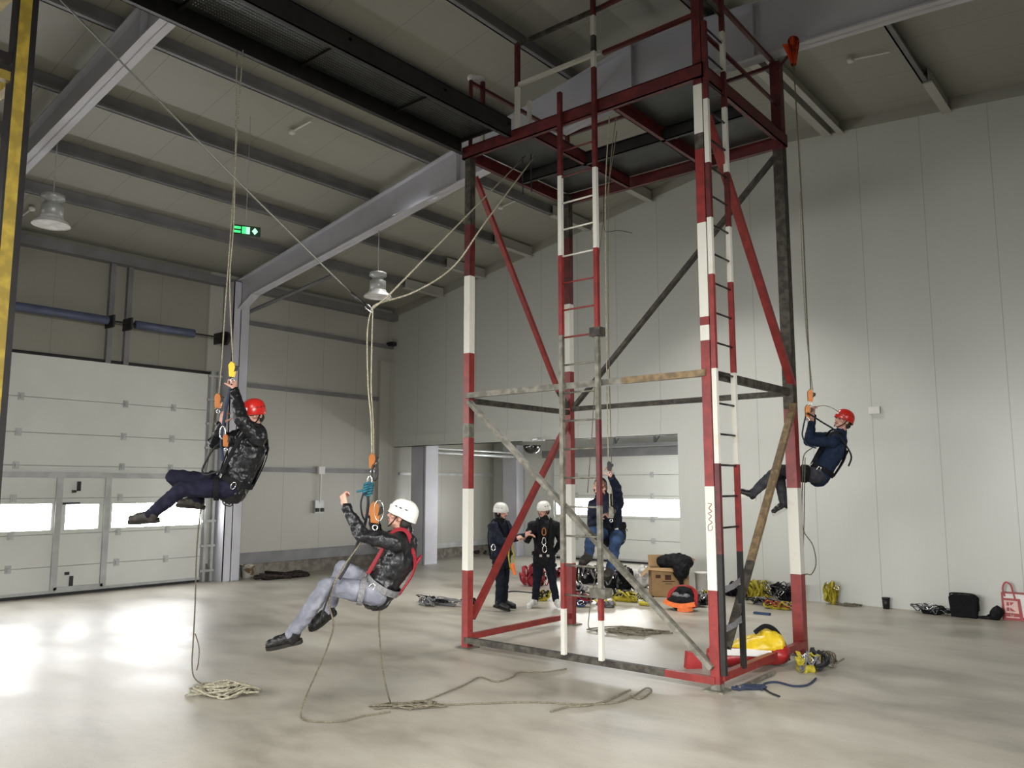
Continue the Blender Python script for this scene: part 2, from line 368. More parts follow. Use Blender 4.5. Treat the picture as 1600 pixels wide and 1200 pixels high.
# annex: far wall with its own sectional door, ceiling, column
g = G(); g.ab(XD-.2, -14.05, YF, YF+.16, 0, 4.4); g.ab(-14.05, -9.2, YF, YF+.16, 2.95, 4.4); g.ab(-9.2, 4, YF, YF+.16, 0, 4.4)
struct('wall_back', g, M['wall'], 'far wall of the annex with the second sectional door')
g = G(); g.prism([(XD-.2, 3.25), (-4, 4.9), (-4, 5.0), (XD-.2, 3.35)], (1, 0, 0), (0, 0, 1), (0, YG+.3, 0), (0, YF-YG, 0))
struct('trim_8', g, M['purlin_pale'], 'pale sloping soffit of the annex beyond the opening')
g = G(); g.ab(-5.2, -5.0, YG+.16, YF, 0, 4.6); struct('wall_annex', g, M['wall'])
g = G(); g.ab(-15.66, -15.14, YF-.35, YF-.02, 0, 3.2); struct('trim_9', g, M['steel'], 'pale square column in the far corner of the annex')
g = G(); g.ab(-14.2, -9.0, YF-.35, YF-.02, 2.80, 3.0); g.ab(-12.0, -9.0, YF-.8, YF-.4, 3.02, 3.1)
for x in (-11.6, -10.4, -9.3): g.beam((x, YF-.6, 3.1), (x, YF-.6, 4.3), .05, .05); g.beam((x, YF-.6, 3.1), (x+.4, YF-.6, 3.6), .04, .04)
struct('trim_10', g, M['purlin'], 'dark spring beam and hangers above the annex door')
g = G(); g.tube([(-15.7, 15.0, 2.92), (-15.2, YF-.4, 2.86)], .05); g.tube([(-15.6, 15.0, 3.02), (-15.1, YF-.4, 2.96)], .03)
struct('trim_11', g, M['alu'], 'pale door track tubes under the annex soffit')
# closed sides out of frame
g = G(); g.ab(XD-.16, 9.2, -9.2, -9, 0, 8.7); struct('wall_front', g, M['wall'])
g = G(); g.ab(9, 9.2, -9, YG+.2, 0, 8.2); struct('wall_east', g, M['wallside'])

# doors
def sectional(name, label, y0, y1, top, seams, windows, brackets, passd=None, O=None):
    """door leaf in plane x=XD facing +x, or via O(u, d, z) mapping"""
    P = O or (lambda u, d, z: (XD+.03+d, u, z))
    def bx(gg, u0, u1, d0, d1, z0, z1, m=0):
        gg.hexa([P(u0, d0, z0), P(u1, d0, z0), P(u1, d1, z0), P(u0, d1, z0), P(u0, d0, z1), P(u1, d0, z1), P(u1, d1, z1), P(u0, d1, z1)], m)
    org = P((y0+y1)/2, 0, 0)
    root = bpy.data.objects.new(name, None); SC.collection.objects.link(root); root.location = org; root['_o'] = tuple(org)
    root['kind'] = 'structure'; root['label'] = label; root['category'] = 'door'
    zs = [0.05]+seams+[top]
    for a, b in zip(zs[:-1], zs[1:]):
        gg = G(); w = [x for x in windows if a < x[2] < b]
        if not w: bx(gg, y0, y1, 0, .045, a+.006, b-.006)
        else:
            z0, z1 = w[0][2], w[0][3]; bx(gg, y0, y1, 0, .045, a+.006, z0); bx(gg, y0, y1, 0, .045, z1, b-.006)
            u = y0
            for x in w: bx(gg, u, x[0], 0, .045, z0, z1); u = x[1]
            bx(gg, u, y1, 0, .045, z0, z1)
        gg.build('door_panel', M['door'], root)
    for z in seams:
        gg = G(); bx(gg, y0, y1, -.02, .012, z-.03, z+.03); gg.build('seam_strip', M['doorseam'], root)
    for x in windows:
        gg = G(); bx(gg, x[0]-.03, x[1]+.03, .035, .06, x[2]-.03, x[2]); bx(gg, x[0]-.03, x[1]+.03, .035, .06, x[3], x[3]+.03)
        bx(gg, x[0]-.03, x[0], .035, .06, x[2], x[3]); bx(gg, x[1], x[1]+.03, .035, .06, x[2], x[3])
        w = gg.build('window_frame', M['door'], root)
        gg = G(); bx(gg, x[0], x[1], .01, .025, x[2], x[3]); gg.build('window_pane', M['glow'], w)
    for u in brackets:
        for z in seams:
            gg = G(); bx(gg, u-.05, u+.05, .045, .062, z-.07, z+.07); bx(gg, u-.025, u+.025, .06, .085, z-.04, z+.03); gg.build('hinge', M['alu'], root)
    gg = G(); bx(gg, y0, y1, -.02, .06, 0, .05); gg.build('bottom_seal', M['dark'], root)
    gg = G(); bx(gg, y0, y1, .045, .075, .05, .1); gg.build('bottom_rail', M['alu'], root)
    if passd:
        a, b, zt = passd; gg = G()
        for u in (a, b): bx(gg, u-.055, u+.055, .045, .09, .1, zt+.02)
        bx(gg, y0, y1, .045, .1, zt+.0, zt+.1); bx(gg, a, b, .045, .09, .1, .15)
        fr = gg.build('wicket_frame', M['alu'], root)
        for uu, zz in ((a+.33, 2.0), (a+.3, .25)):
            gg = G(); bx(gg, uu-.03, uu+.03, .09, .12, zz-.09, zz+.09); gg.build('bolt', M['dark'], fr)
            gg = G(); bx(gg, uu-.12, uu-.05, .09, .13, zz-.12 if zz > 1 else zz+.12, zz-.07 if zz > 1 else zz+.17); gg.build('latch', M['dark'], fr)
        gg = G(); bx(gg, a+.06, a+.36, .09, .13, 1.66, 1.70); gg.build('handle', M['dark'], fr)
    return root
sectional('door_1', 'wide off-white sectional garage door with a bright strip of windows', DY0, DY1, DZ, [.53, 1.12, 1.78, 2.38, 2.98, 3.63],
          [(3.7, 6.25, 1.2, 1.68), (6.5, 7.1, 1.2, 1.66), (7.36, 9.22, 1.2, 1.66)], [4.4, 5.6, 7.5, 8.5], (6.36, 7.25, 2.16))
sectional('door_2', 'second off-white sectional door with window strip in the annex', -13.98, -9.3, 2.84, [.6, 1.15, 1.75, 2.3],
          [(-13.9, -9.9, 1.22, 1.66)], [-13.2, -12.0, -10.8, -9.9], None, lambda u, d, z: (u, YF-.03-d, z))

# door rail, column, spring shaft of door 1
g = G(); g.ab(XD, XD+.12, 9.3, 9.36, 0, 4.5); g.ab(XD, XD+.1, 9.48, 9.54, 0, 4.5)
for i in range(9): g.ab(XD+.04, XD+.13, 9.24, 9.56, .2+i*.52, .25+i*.52)
struct('trim_12', g, M['alu'], 'grey vertical track with brackets beside the sectional door')
g = G(); g.ab(XD, XD+.42, 9.58, 9.60, 0, 6.5); g.ab(XD+.40, XD+.42, 9.58, 9.98, 0, 6.5); g.ab(XD, XD+.42, 9.76, 9.78, 0, 6.5); g.ab(XD, XD+.02, 9.58, 9.98, 0, 6.5)
struct('trim_13', g, M['steel'], 'pale steel wall column beside the sectional door')
g = G()
for u in (7.1, 7.45): g.ab(XD, XD+.1, u-.05, u+.05, DZ, 6.6)
struct('trim_14', g, M['purlin'], 'two dim vertical posts on the panel above the sectional door')
sh = thing('torsion_spring_shaft', 'slate blue torsion spring tube mounted above the sectional door', 'spring shaft', (XD+.3, 6.5, 5.25))
g = G(); g.tube([(XD+.3, 3.0, 5.22), (XD+.3, 9.55, 5.22)], .018); g.build('shaft', M['black'], sh)
for a, b in ((3.6, 6.95), (7.5, 8.75)):
    g = G(); g.tube([(XD+.3, a, 5.22), (XD+.3, b, 5.22)], .085, 14); g.build('spring_tube', M['blue_tube'], sh, True)
for u in (7.05, 7.4, 9.4):
    g = G(); g.ab(XD, XD+.36, u-.02, u+.02, 5.1, 5.34); g.build('bearing_bracket', M['dark'], sh)
g = G(); g.tube([(XD+.3, 9.46, 5.22), (XD+.3, 9.52, 5.22)], .15, 20); g.build('cable_drum', M['dark'], sh)
g = G(); g.tube([(XD, 3.2, DZ+.03), (XD+.06, 9.3, DZ+.03)], .03); struct('trim_15', g, M['dark'], 'dark seal line along the top of the sectional door')

# rafters (tapered I-beams) and purlins
def rafter(name, Y, pts, label):
    """pts: (x, underside z)"""
    g = G(); xs = [p[0] for p in pts]
    for (x0, z0), (x1, z1) in zip(pts[:-1], pts[1:]):
        t0, t1 = roofz(x0)-.24, roofz(x1)-.24
        g.prism([(x0, z0), (x1, z1), (x1, t1), (x0, t0)], (1, 0, 0), (0, 0, 1), (0, Y-.008, 0), (0, .016, 0))
        for a, b in ((z0, z1), (t0-.02, t1-.02)):
            g.prism([(x0, a), (x1, b), (x1, b+.022), (x0, a+.022)], (1, 0, 0), (0, 0, 1), (0, Y-.1, 0), (0, .2, 0))
    for x in (pts[0][0]+.02, -9.3, -5.8, -3.95):
        zb = np.interp(x, xs, [p[1] for p in pts]); g.ab(x-.01, x+.01, Y-.09, Y+.09, float(zb), roofz(x)-.24)
    struct(name, g, M['steel'], label)
RP = [(-16.2, 5.75), (-15.4, 6.15), (-11.2, 6.84), (-9.2, 7.17), (-5.7, 7.63), (-3.8, 7.54), (-1.9, 7.46), (3, 7.1), (9, 6.6)]
rafter('trim_16', 9.78, RP, 'pale lilac steel rafter running above the far side of the tower')
rafter('trim_17', 4.28, [(-16.2, 6.10)]+[(x, z+.17) for x, z in RP[1:]], 'pale steel rafter crossing the upper left behind the cable')
g = G(); g.tube([atY(345, 507, 9.78), atY(520, 430, 11.2)], .045)
struct('trim_18', g, M['purlin'], 'thin bracing tube running from the column head')
g = G()
for a, b in (((385, 395), (402, 445)), ((466, 352), (482, 400)), ((367, 505), (410, 440)), ((461, 345), (478, 402))):
    g.tube([atY(*a, 9.9), atY(*b, 10.2)], .02)
struct('trim_19', g, M['purlin'], 'thin diagonal rods under the rafter near the column head')
PX = [-14.5, -13.08, -11.6, -9.98, -8.38, -6.92, -4.68, -2.72, -1.0, .7, 2.4]
k = 20
for x in PX:
    z = roofz(x); sl = SL if x < RX else -SR; g = G()
    g.ab(x-.012, x+.012, -8.9, YG, z-.23, z-.01); g.ab(x-.012, x+.075, -8.9, YG, z-.23, z-.215); g.ab(x+.06, x+.075, -8.9, YG, z-.215, z-.19)
    struct('trim_%d' % k, g, M['purlin'], None); k += 1
    g = G(); y0 = YG-1.35 if x != -4.68 else 9.95
    g.ab(x+.08, x+.1, y0, YG-.03, z-.235, z-.02); g.ab(x+.0, x+.14, y0, YG-.03, z-.26, z-.236); 
    struct('trim_%d' % k, g, M['purlin_pale'], None); k += 1
x = -4.42; z = roofz(x); g = G(); g.ab(x, x+.02, 9.95, YG-.03, z-.235, z-.02); g.ab(x, x+.1, 9.95, YG-.03, z-.26, z-.236)
struct('trim_%d' % k, g, M['purlin_pale'], None); k += 1
g = G(); g.ab(XD, XD+.22, -8.9, YG, 6.42, 6.60); struct('trim_%d' % k, g, M['purlin'], 'grey eaves beam along the side wall'); k += 1
for o in list(SC.objects):
    if o.name.startswith('trim_') and 'label' not in o.keys():
        o['label'] = 'grey roof purlin under the cream ceiling' if o.data.materials[0] is M['purlin'] else 'pale overlapping end sleeve on a roof purlin'
        o['category'] = 'trim'

# ------------------------------------------------------------------ training tower
TX0, TX1, TY0, TY1, TM, TT = -7.12, -3.755, 7.70, 9.94, 3.145, 6.36
tw = thing('training_tower', 'tall red and white steel climbing tower with a high platform', 'tower', ((TX0+TX1)/2, (TY0+TY1)/2, 0))
def banded(x, y, w, bands, name, parent, d=None, tubular=False):
    g = G(); mats = []; d = d or w
    for z0, z1, mk in bands:
        if mk not in mats: mats.append(mk)
        i = mats.index(mk)
        if tubular: g.tube([(x, y, z0), (x, y, z1)], w/2, 12, i)
        else: g.ab(x-w/2, x+w/2, y-d/2, y+d/2, z0, z1, i)
    return g.build(name, [M[q] for q in mats], parent, tubular)
PW = .10
def post(x, y, bands, plate=True, w=.10):
    o = banded(x, y, w, bands, 'post', tw)
    if plate:
        g = G(); g.ab(x-.11, x+.11, y-.11, y+.11, 0, .014); g.build('base_plate', M['galv'], o)
    return o
post(TX0, TY0, [(0, .95, 'red'), (.95, 1.97, 'white'), (1.97, 2.62, 'red'), (2.62, 2.8, 'galv'), (2.8, 3.72, 'red'), (3.72, 4.75, 'white'), (4.75, 5.45, 'maroon'), (5.45, 6.5, 'bare')])
post(TX1, TY0, [(0, .07, 'galv'), (.07, .97, 'red'), (.97, 2.0, 'white'), (2.0, 3.50, 'red'), (3.50, 3.66, 'white'), (3.66, 3.75, 'red'), (3.75, 4.76, 'white'), (4.76, 5.57, 'red'), (5.57, 5.75, 'bare'), (5.75, 6.3, 'white'), (6.3, 7.3, 'maroon')])
post(TX1, TY1, [(0, .95, 'red'), (.95, 1.98, 'white'), (1.98, 2.95, 'red'), (2.95, 6.3, 'bare'), (6.3, 7.5, 'maroon')], w=.13)
post(TX0, TY1, [(0, .88, 'red'), (.88, 2.03, 'white'), (2.03, 3.72, 'red'), (3.72, 4.76, 'white'), (4.76, 5.8, 'maroon'), (5.8, 6.5, 'bare')])
def tbeam(name, p, q, mk, w=.08, h=.06, side=None, parent=None):
    g = G(); g.beam(p, q, w, h, 0, side or V((0, 0, 1))); return g.build(name, M[mk], parent or tw)
o_ = PW/2
# base ring
tbeam('base_beam', (TX0, TY0-.03, .1), (TX1-.55, TY0-.03, .1), 'bare', .07, .07)
tbeam('base_beam', (TX1-.55, TY0-.03, .1), (TX1, TY0-.03, .1), 'red', .07, .07)
tbeam('base_beam', (TX0, TY0, .13), (TX0, TY1, .13), 'red', .07, .06)
tbeam('base_beam', (TX1+.05, TY0, .14), (TX1+.05, TY1, .14), 'red', .08, .07)
# middle ring
tbeam('middle_beam', (TX0, TY0-.05, 3.16), (TX1-1.0, TY0-.05, 3.16), 'galv', .07, .06)
tbeam('middle_beam', (TX1-1.0, TY0-.05, 3.16), (TX1, TY0-.05, 3.16), 'rust', .07, .06)
tbeam('middle_beam', (TX0, TY0, 3.10), (TX0, TY1, 3.10), 'bare', .07, .06)
tbeam('middle_beam', (TX0, TY1, 3.15), (TX1, TY1, 3.15), 'bare', .07, .06)
tbeam('middle_beam', (TX1, TY0, 3.16), (TX1, TY1, 3.16), 'bare', .09, .05)
# diagonal braces
tbeam('brace', (TX0, TY0+.1, 6.15), (TX0, TY1-.28, 3.4), 'red', .07, .05, V((1, 0, 0)))
tbeam('brace', (TX0, TY1-.28, 3.4), (TX0, TY1-.05, 3.18), 'bare', .07, .05, V((1, 0, 0)))
tbeam('brace', (TX0, TY0+.08, .35), (TX0, TY1-.05, 2.95), 'red', .085, .06, V((1, 0, 0)))
pa, pb = V((TX0+.06, TY0-.06, 3.08)), V((TX1-.02, TY0-.06, .22))
tbeam('brace', pa, pb, 'galv', .085, .05, V((0, 1, 0)))
tbeam('brace', (TX1+.04, TY0+.06, 6.0), (TX1+.04, TY1-.02, 3.25), 'red', .09, .06, V((1, 0, 0)))
tbeam('brace', (TX1+.06, TY1-.05, 3.0), (TX1+.06, TY0+.75, 1.2), 'rust', .08, .05, V((1, 0, 0)))
tbeam('brace', (TX1+.06, TY0+.75, 1.2), (TX1+.06, TY0+.1, .4), 'bare', .08, .05, V((1, 0, 0)))
tbeam('brace', (TX1-.05, TY1, 6.25), (TX0+.1, TY1, 3.2), 'bare', .085, .05, V((0, 1, 0)))
# platform frame of channels
def channel(p, q, inward, mk, parent=tw, h=.16, fl=.06):
    g = G(); p = V(p); q = V(q); n = V(inward)
    g.hexa([p, q, q+n*.012, p+n*.012, p+V((0, 0, h)), q+V((0, 0, h)), q+n*.012+V((0, 0, h)), p+n*.012+V((0, 0, h))])
    for z in (0, h-.01):
        a = p+V((0, 0, z)); b = q+V((0, 0, z)); g.hexa([a, b, b+n*fl, a+n*fl, a+V((0, 0, .012)), b+V((0, 0, .012)), b+n*fl+V((0, 0, .012)), a+n*fl+V((0, 0, .012))])
    return g.build('platform_beam', M[mk], parent)
E_ = .08
channel((TX0-E_, TY0-E_, TT), (TX1+E_, TY0-E_, TT), (0, 1, 0), 'maroon')
channel((TX0-E_, TY1+E_, TT), (TX1+E_, TY1+E_, TT), (0, -1, 0), 'maroon')
channel((TX0-E_, TY0-E_, TT), (TX0-E_, TY1+E_, TT), (1, 0, 0), 'maroon')
channel((TX1+E_, TY0-E_, TT), (TX1+E_, TY1+E_, TT), (-1, 0, 0), 'maroon')
channel((-6.0, TY0, TT), (-6.0, TY1, TT), (-1, 0, 0), 'maroon')
channel((-4.85, TY0, TT), (-4.85, TY1, TT), (1, 0, 0), 'maroon')
channel((TX0, 8.8, TT), (TX1, 8.8, TT), (0, 1, 0), 'black')
for x0, x1, y0, y1 in ((TX0, -6.0, TY0, 8.8), (TX0, -4.85, 8.8, TY1), (-4.85, TX1, TY0, TY1)):
    g = G(); g.ab(x0, x1, y0, y1, TT+.165, TT+.175); g.build('deck_plate', M['deck'], tw)
# guard rail on the platform
gr = G(); gr.tube([(TX0, TY0, 6.52), (TX0, TY0, 7.5)], .028); a = gr.build('guardrail_post', M['maroon'], tw)
banded(TX0+.02, TY0+.22, .05, [(6.52, 6.85, 'white'), (6.85, 7.55, 'maroon')], 'guardrail_post', tw)
banded(-6.30, TY0, .055, [(6.52, 7.12, 'white'), (7.12, 7.72, 'maroon')], 'guardrail_post', tw)
banded(-6.20, TY0+.12, .045, [(6.52, 6.95, 'white')], 'guardrail_post', tw)
banded(TX0, TY1, .055, [(6.52, 7.0, 'white'), (7.0, 7.55, 'maroon')], 'guardrail_post', tw)
def rail(p, q, mk, w=.045): g = G(); g.beam(p, q, w, w); return g.build('guardrail', M[mk], tw)
rail((TX0, TY0, 7.46), (TX0, TY1, 7.46), 'maroon')
rail((-6.30, TY0, 7.71), (-5.0, TY0, 7.71), 'bare'); rail((-5.0, TY0, 7.71), (TX1, TY0, 7.76), 'maroon')
rail((-6.28, TY0, 7.15), (-5.02, TY0, 7.15), 'white'); rail((-4.98, TY0, 7.12), (TX1, TY0, 7.14), 'maroon')
rail((TX1, TY0+.05, 7.55), (TX1, TY1, 7.48), 'maroon'); rail((TX1+.02, TY0, 6.95), (TX1+.02, TY1, 6.9), 'maroon', .035)
rail((TX0, TY1, 7.48), (TX1, TY1, 7.48), 'maroon')
g = G(); g.ecap(V((TX0, TY0, 7.53)), V((TX0+.03, TY0+.2, 7.6)), .05, .04); g.build('rag_wrap', M['whiteplastic'], tw, True)
# painted red text on post B
def text(body, loc, rot, size, m, parent, name, ext=.002):
    c = bpy.data.curves.new(name, 'FONT'); c.body = body; c.size = size; c.extrude = ext; c.align_x = 'CENTER'; c.align_y = 'CENTER'
    o = bpy.data.objects.new('tmp', c); SC.collection.objects.link(o); dg = bpy.context.evaluated_depsgraph_get()
    me = bpy.data.meshes.new_from_object(o.evaluated_get(dg)); bpy.data.objects.remove(o); me.materials.clear(); me.materials.append(m)
    off = V(parent['_o']) if parent is not None else V((0, 0, 0))
    me.transform(Matrix.Translation(V(loc)-off) @ rot.to_4x4()); me.name = name
    return link(name, me, parent, off)
ROT_NY = Matrix(((1, 0, 0), (0, 0, -1), (0, 1, 0)))          # text facing -Y, upright
bpost = [o for o in tw.children if o.name.startswith('post')][1]
g = G(); g.tube(spline([(TX1+u, TY0-PW/2-.002, v) for u, v in ((-.02, 1.83), (.02, 1.82), (-.01, 1.78), (.02, 1.75), (-.02, 1.73), (.015, 1.70), (-.015, 1.67), (.02, 1.64), (-.02, 1.61), (-.02, 1.56), (.02, 1.57), (.02, 1.61))], 4), .003, 5)
g.build('painted_scrawl', M['red'], bpost)

# ladders
def ladder(name, label, left, right, zs, lb, rb, rungmats, tilt=(0, 0)):
    t = thing(name, label, 'ladder', ((left[0]+right[0])/2, (left[1]+right[1])/2, .1), None)
    for (x, y), bands in ((left, lb), (right, rb)): banded(x, y, .05, bands, 'rail', t, .05)
    for z, mk in zip(zs, rungmats):
        g = G(); g.tube([(left[0], left[1], z), (right[0], right[1], z)], .011, 8); g.build('rung', M[mk], t, True)
    return t
zs = [.47+.325*i for i in range(1, 19)]
l1 = ladder('ladder', 'grey, red and white ladder on the tower front, before the man in blue jeans', (-5.53, TY0-.13), (-5.03, TY0-.13), zs,
    [(.14, .64, 'white'), (.64, 1.14, 'red'), (1.14, 3.75, 'galv'), (3.75, 4.71, 'red'), (4.71, 5.69, 'white'), (5.69, 6.75, 'maroon')],
    [(.14, .56, 'white'), (.56, .82, 'red'), (.82, 1.79, 'galv'), (1.79, 2.74, 'maroon'), (2.74, 3.72, 'galv'), (3.72, 4.71, 'red'), (4.71, 5.67, 'white'), (5.67, 6.9, 'maroon'), (6.9, 7.1, 'white'), (7.1, 7.3, 'bare'), (7.3, 7.55, 'white'), (7.55, 8.0, 'maroon')],
    ['galv']*9+['red']*3+['white', 'white', 'white', 'maroon', 'maroon', 'maroon'])
g = G(); g.ab(-5.13, -4.93, TY0-.2, TY0-.06, .80, .90); g.build('rail_clamp', M['galv'], l1)
g = G(); g.ab(-5.10, -4.96, TY0-.19, TY0-.07, 3.68, 3.78); g.build('rail_clamp', M['bare'], l1)
zs = [.62, 1.0]+[1.27+.315*i for i in range(1, 20)]
l2 = ladder('ladder', 'taller red and white ladder beside the nearest tower post', (TX1+.09, TY0-.03), (TX1+.09, TY0+.42), zs,
    [(.16, 1.33, 'black'), (1.33, 2.23, 'maroon'), (2.23, 3.2, 'white'), (3.2, 4.19, 'red'), (4.19, 4.8, 'white'), (4.8, 5.4, 'maroon'), (5.4, 6.11, 'white'), (6.11, 7.0, 'maroon')],
    [(.16, 1.33, 'black'), (1.33, 2.23, 'red'), (2.23, 3.2, 'white'), (3.2, 4.19, 'red'), (4.19, 4.81, 'white'), (4.81, 5.43, 'maroon'), (5.43, 6.18, 'white'), (6.18, 6.6, 'maroon'), (6.6, 7.08, 'white'), (7.08, 8.0, 'maroon')],
    ['white', 'white']+['black']*19)
for z in (.62, 1.0):
    g = G(); g.strap([(TX1+.09, TY0-.03, z-.03), (TX1+.11, TY0+.2, z), (TX1+.09, TY0+.42, z+.04)], [(1, 0, 0)]*3, .06, .01); g.build('cloth_wrap', M['web_grey'], l2)

# gangway to the second tower
gw = thing('gangway', 'dark perforated steel gangway running from the tower to the upper left', 'gangway', (-6.75, 5, 6.4))
GX0, GX1, GY0, GY1 = -7.2, -6.32, 1.9, 7.6
for x, s in ((GX0, 1), (GX1, -1)):
    g = G(); a = min(x, x+s*.012); g.ab(a, a+.012, GY0, GY1, 6.42, 6.66)
    for z in (6.42, 6.648): b = min(x, x+s*.06); g.ab(b, b+.06, GY0, GY1, z, z+.012)
    g.build('side_channel', M['black'], gw)
g = G(); n = 0
for i in range(int((GY1-GY0)/.03)):
    y = GY0+i*.03; g.ab(GX0+.06, GX1-.06, y, y+.017, 6.61, 6.616)
for i in range(18):
    x = GX0+.08+i*.045; g.ab(x, x+.022, GY0, GY1, 6.608, 6.618)
g.build('grating', M['deck'], gw)
for y in (2.2, 3.6, 5.0, 6.4, 7.55):
    g = G(); g.ab(GX0, GX1, y-.02, y+.02, 6.57, 6.60); g.build('cross_bar', M['black'], gw)

# second tower, mostly out of frame on the left
st = thing('access_tower', 'black and yellow steel tower post at the left edge carrying the gangway', 'tower', (-6.5, 1.0, 0))
def ypost(x, y):
    g = G(); g.ab(x-.06, x+.06, y-.07, y+.07, 0, 7.6, 1); g.ab(x+.06, x+.066, y-.055, y+.025, 0, 7.6, 0)
    g.build('post', [M['yellow_post'], M['black']], st)
for x, y in ((-6.45, 2.05), (-8.4, 2.05), (-6.45, .2), (-8.4, .2)): ypost(x, y)
for z, mk in ((5.12, 'black'), (4.98, 'yellow_post'), (5.78, 'yellow_post'), (2.6, 'black')):
    g = G(); g.beam((-6.45, .2, z), (-6.45, 2.02, z), .07, .06); g.build('tie_beam', M[mk], st)
    g = G(); g.beam((-8.4, 2.02, z), (-6.45, 2.02, z), .07, .06); g.build('tie_beam', M[mk], st)

# ------------------------------------------------------------------ ceiling fittings
def high_bay(px, py, D, label, r=.21):
    c = atD(px, py, D); t = thing('high_bay_lamp', label, 'lamp', c, None)
    g = G(); g.lathe([(r*1.25, 0), (r*1.12, .04), (r*.8, .09), (r*.72, .14)], c, cap=False); g.lathe([(r*1.22, .004), (r*1.1, .045), (r*.78, .095)], c, cap=False); g.build('reflector', M['lampglass'], t, True)
    g = G(); g.lathe([(r*1.18, .012), (r*1.18, .02)], c); g.build('lens', M['lampglass'], t)
    g = G(); g.lathe([(r*.74, .13), (r*.70, .30), (r*.5, .33), (r*.5, .38), (r*.78, .40), (r*.74, .46), (r*.12, .5)], c); g.build('housing', M['alu'], t, True)
    g = G(); g.tube([c+V((0, 0, .5)), V((c.x, c.y, roofz(c.x)-.01))], .008); g.build('hanging_wire', M['alu'], t)
high_bay(80, 352, 12, 'round high bay lamp hanging at the upper left above the sectional door')
high_bay(590, 464, 15.2, 'round high bay lamp hanging over the hall near the far corner')
c = atY(831, 698, YG-.3); t = thing('high_bay_lamp', 'dark chrome dome lamp bracketed to the lintel of the opening', 'lamp', c)
g = G(); g.ell(c, (.2, .2, .16), lo=-90, hi=10); g.build('reflector', M['mirror'], t, True)
g = G(); g.ab(c.x-.25, c.x+.35, c.y-.03, c.y+.03, c.z+.12, c.z+.15); g.tube([c+V((0, 0, .1)), c+V((0, 0, .17)), V((c.x, YG, c.z+.2))], .018); g.build('bracket', M['alu'], t)
def detector(p, q, lab):
    a = V(p); b = V(q); t = thing('smoke_detector', lab, 'detector', a)
    g = G(); g.tube([a, b], .014); g.build('conduit', M['whiteplastic'], t); g = G(); g.lathe([(.03, .03), (.055, .01), (.05, -.03), (.02, -.045)], a, n=16); g.build('sensor_head', M['whiteplastic'], t, True)
def roofpt(x, y, off=.06):
    d = ray(x, y); t = (RZ-off-SL*RX-EYE)/(d.z-SL*d.x); p = ORG+d*t
    if p.x > RX: t = (RZ-off+SR*RX-EYE)/(d.z+SR*d.x); p = ORG+d*t
    return p
detector(roofpt(456, 206), roofpt(486, 189), 'small white smoke detector on the ceiling left of the tower')
detector(roofpt(782, 324), roofpt(812, 311), 'small white smoke detector seen behind the red tower brace')
detector(roofpt(1329, 94), roofpt(1390, 81), 'small white smoke detector on the ceiling at the upper right')
detector(roofpt(50, 326), roofpt(28, 342), 'bright detector conduit on the ceiling beside the upper left lamp')
# exit sign
c = atD(384, 360, 12.5); t = thing('exit_sign', 'lit green emergency exit sign hanging below a purlin', 'sign', c)
u = V((math.cos(1.15), math.sin(1.15), 0)); u = V((.42, .9, 0)).normalized(); w = V((0, 0, 1)); nrm = V((.9, -.42, 0))
W_, H_ = .40, .125
g = G(); g.prism([(-W_/2-.02, -H_/2-.015), (W_/2+.02, -H_/2-.015), (W_/2+.02, H_/2+.015), (-W_/2-.02, H_/2+.015)], u, w, c-nrm*.03, nrm*.03); g.build('housing', M['green_dk'], t)
def sg(polys, mk, nm):
    g = G()
    for p in polys: g.prism(p, u, w, c+nrm*.001, nrm*.004)
    g.build(nm, M[mk], t)
R_ = lambda a, b, c_, d: [(a, c_), (b, c_), (b, d), (a, d)]
sg([R_(-.19, -.075, .012, .05), R_(-.19, -.075, -.05, -.014)], 'green', 'arrow_bars')
sg([R_(-.055, .005, -.055, .055)], 'green', 'running_figure'); sg([R_(.005, .06, -.055, .055)], 'green_lt', 'doorway_symbol')
sg([[(.09, 0), (.135, .055), (.18, 0), (.135, -.055)]], 'green_lt', 'arrow_symbol')
g = G(); g.tube([c+V((0, 0, .07)), V((c.x, c.y, roofz(c.x)-.005))], .005); g.build('hanging_wire', M['alu'], t)
# junction box with conduit and switches
p = atX(500, 735, XD+.05); t = thing('junction_box', 'small white junction box with conduit running down to grey sockets', 'socket', p)
g = G(); g.ab(XD+.06, XD+.13, p.y-.09, p.y+.09, p.z-.09, p.z+.09); g.build('box', M['whiteplastic'], t)
g = G(); g.tube([(XD+.09, p.y, p.z), (XD+.09, p.y, 1.62)], .02); g.build('conduit', M['whiteplastic'], t)
g = G(); g.ab(XD+.01, XD+.09, p.y-.14, p.y+.12, 1.36, 1.66); g.build('socket_panel', M['alu'], t)
for dy, dz in ((-.09, 1.43), (.06, 1.43)):
    g = G(); g.ab(XD+.09, XD+.13, p.y+dy-.04, p.y+dy+.04, dz-.04, dz+.05); g.build('socket', M['dark'], t)
p = atY(1366, 641, YG-.04); g = G(); g.ab(p.x-.09, p.x+.09, YG-.05, YG, p.z-.06, p.z+.06); tag(g.build('wall_plate', M['whiteplastic']), 'small pale plate on the gable wall beside the red helmet', 'plate')
p = atX(611, 538, XD+.1); g = G(); g.ab(p.x-.1, p.x+.14, p.y-.08, p.y+.08, p.z-.05, p.z+.05); tag(g.build('corner_camera', M['dark']), 'small dark camera high in the corner of the hall', 'camera')
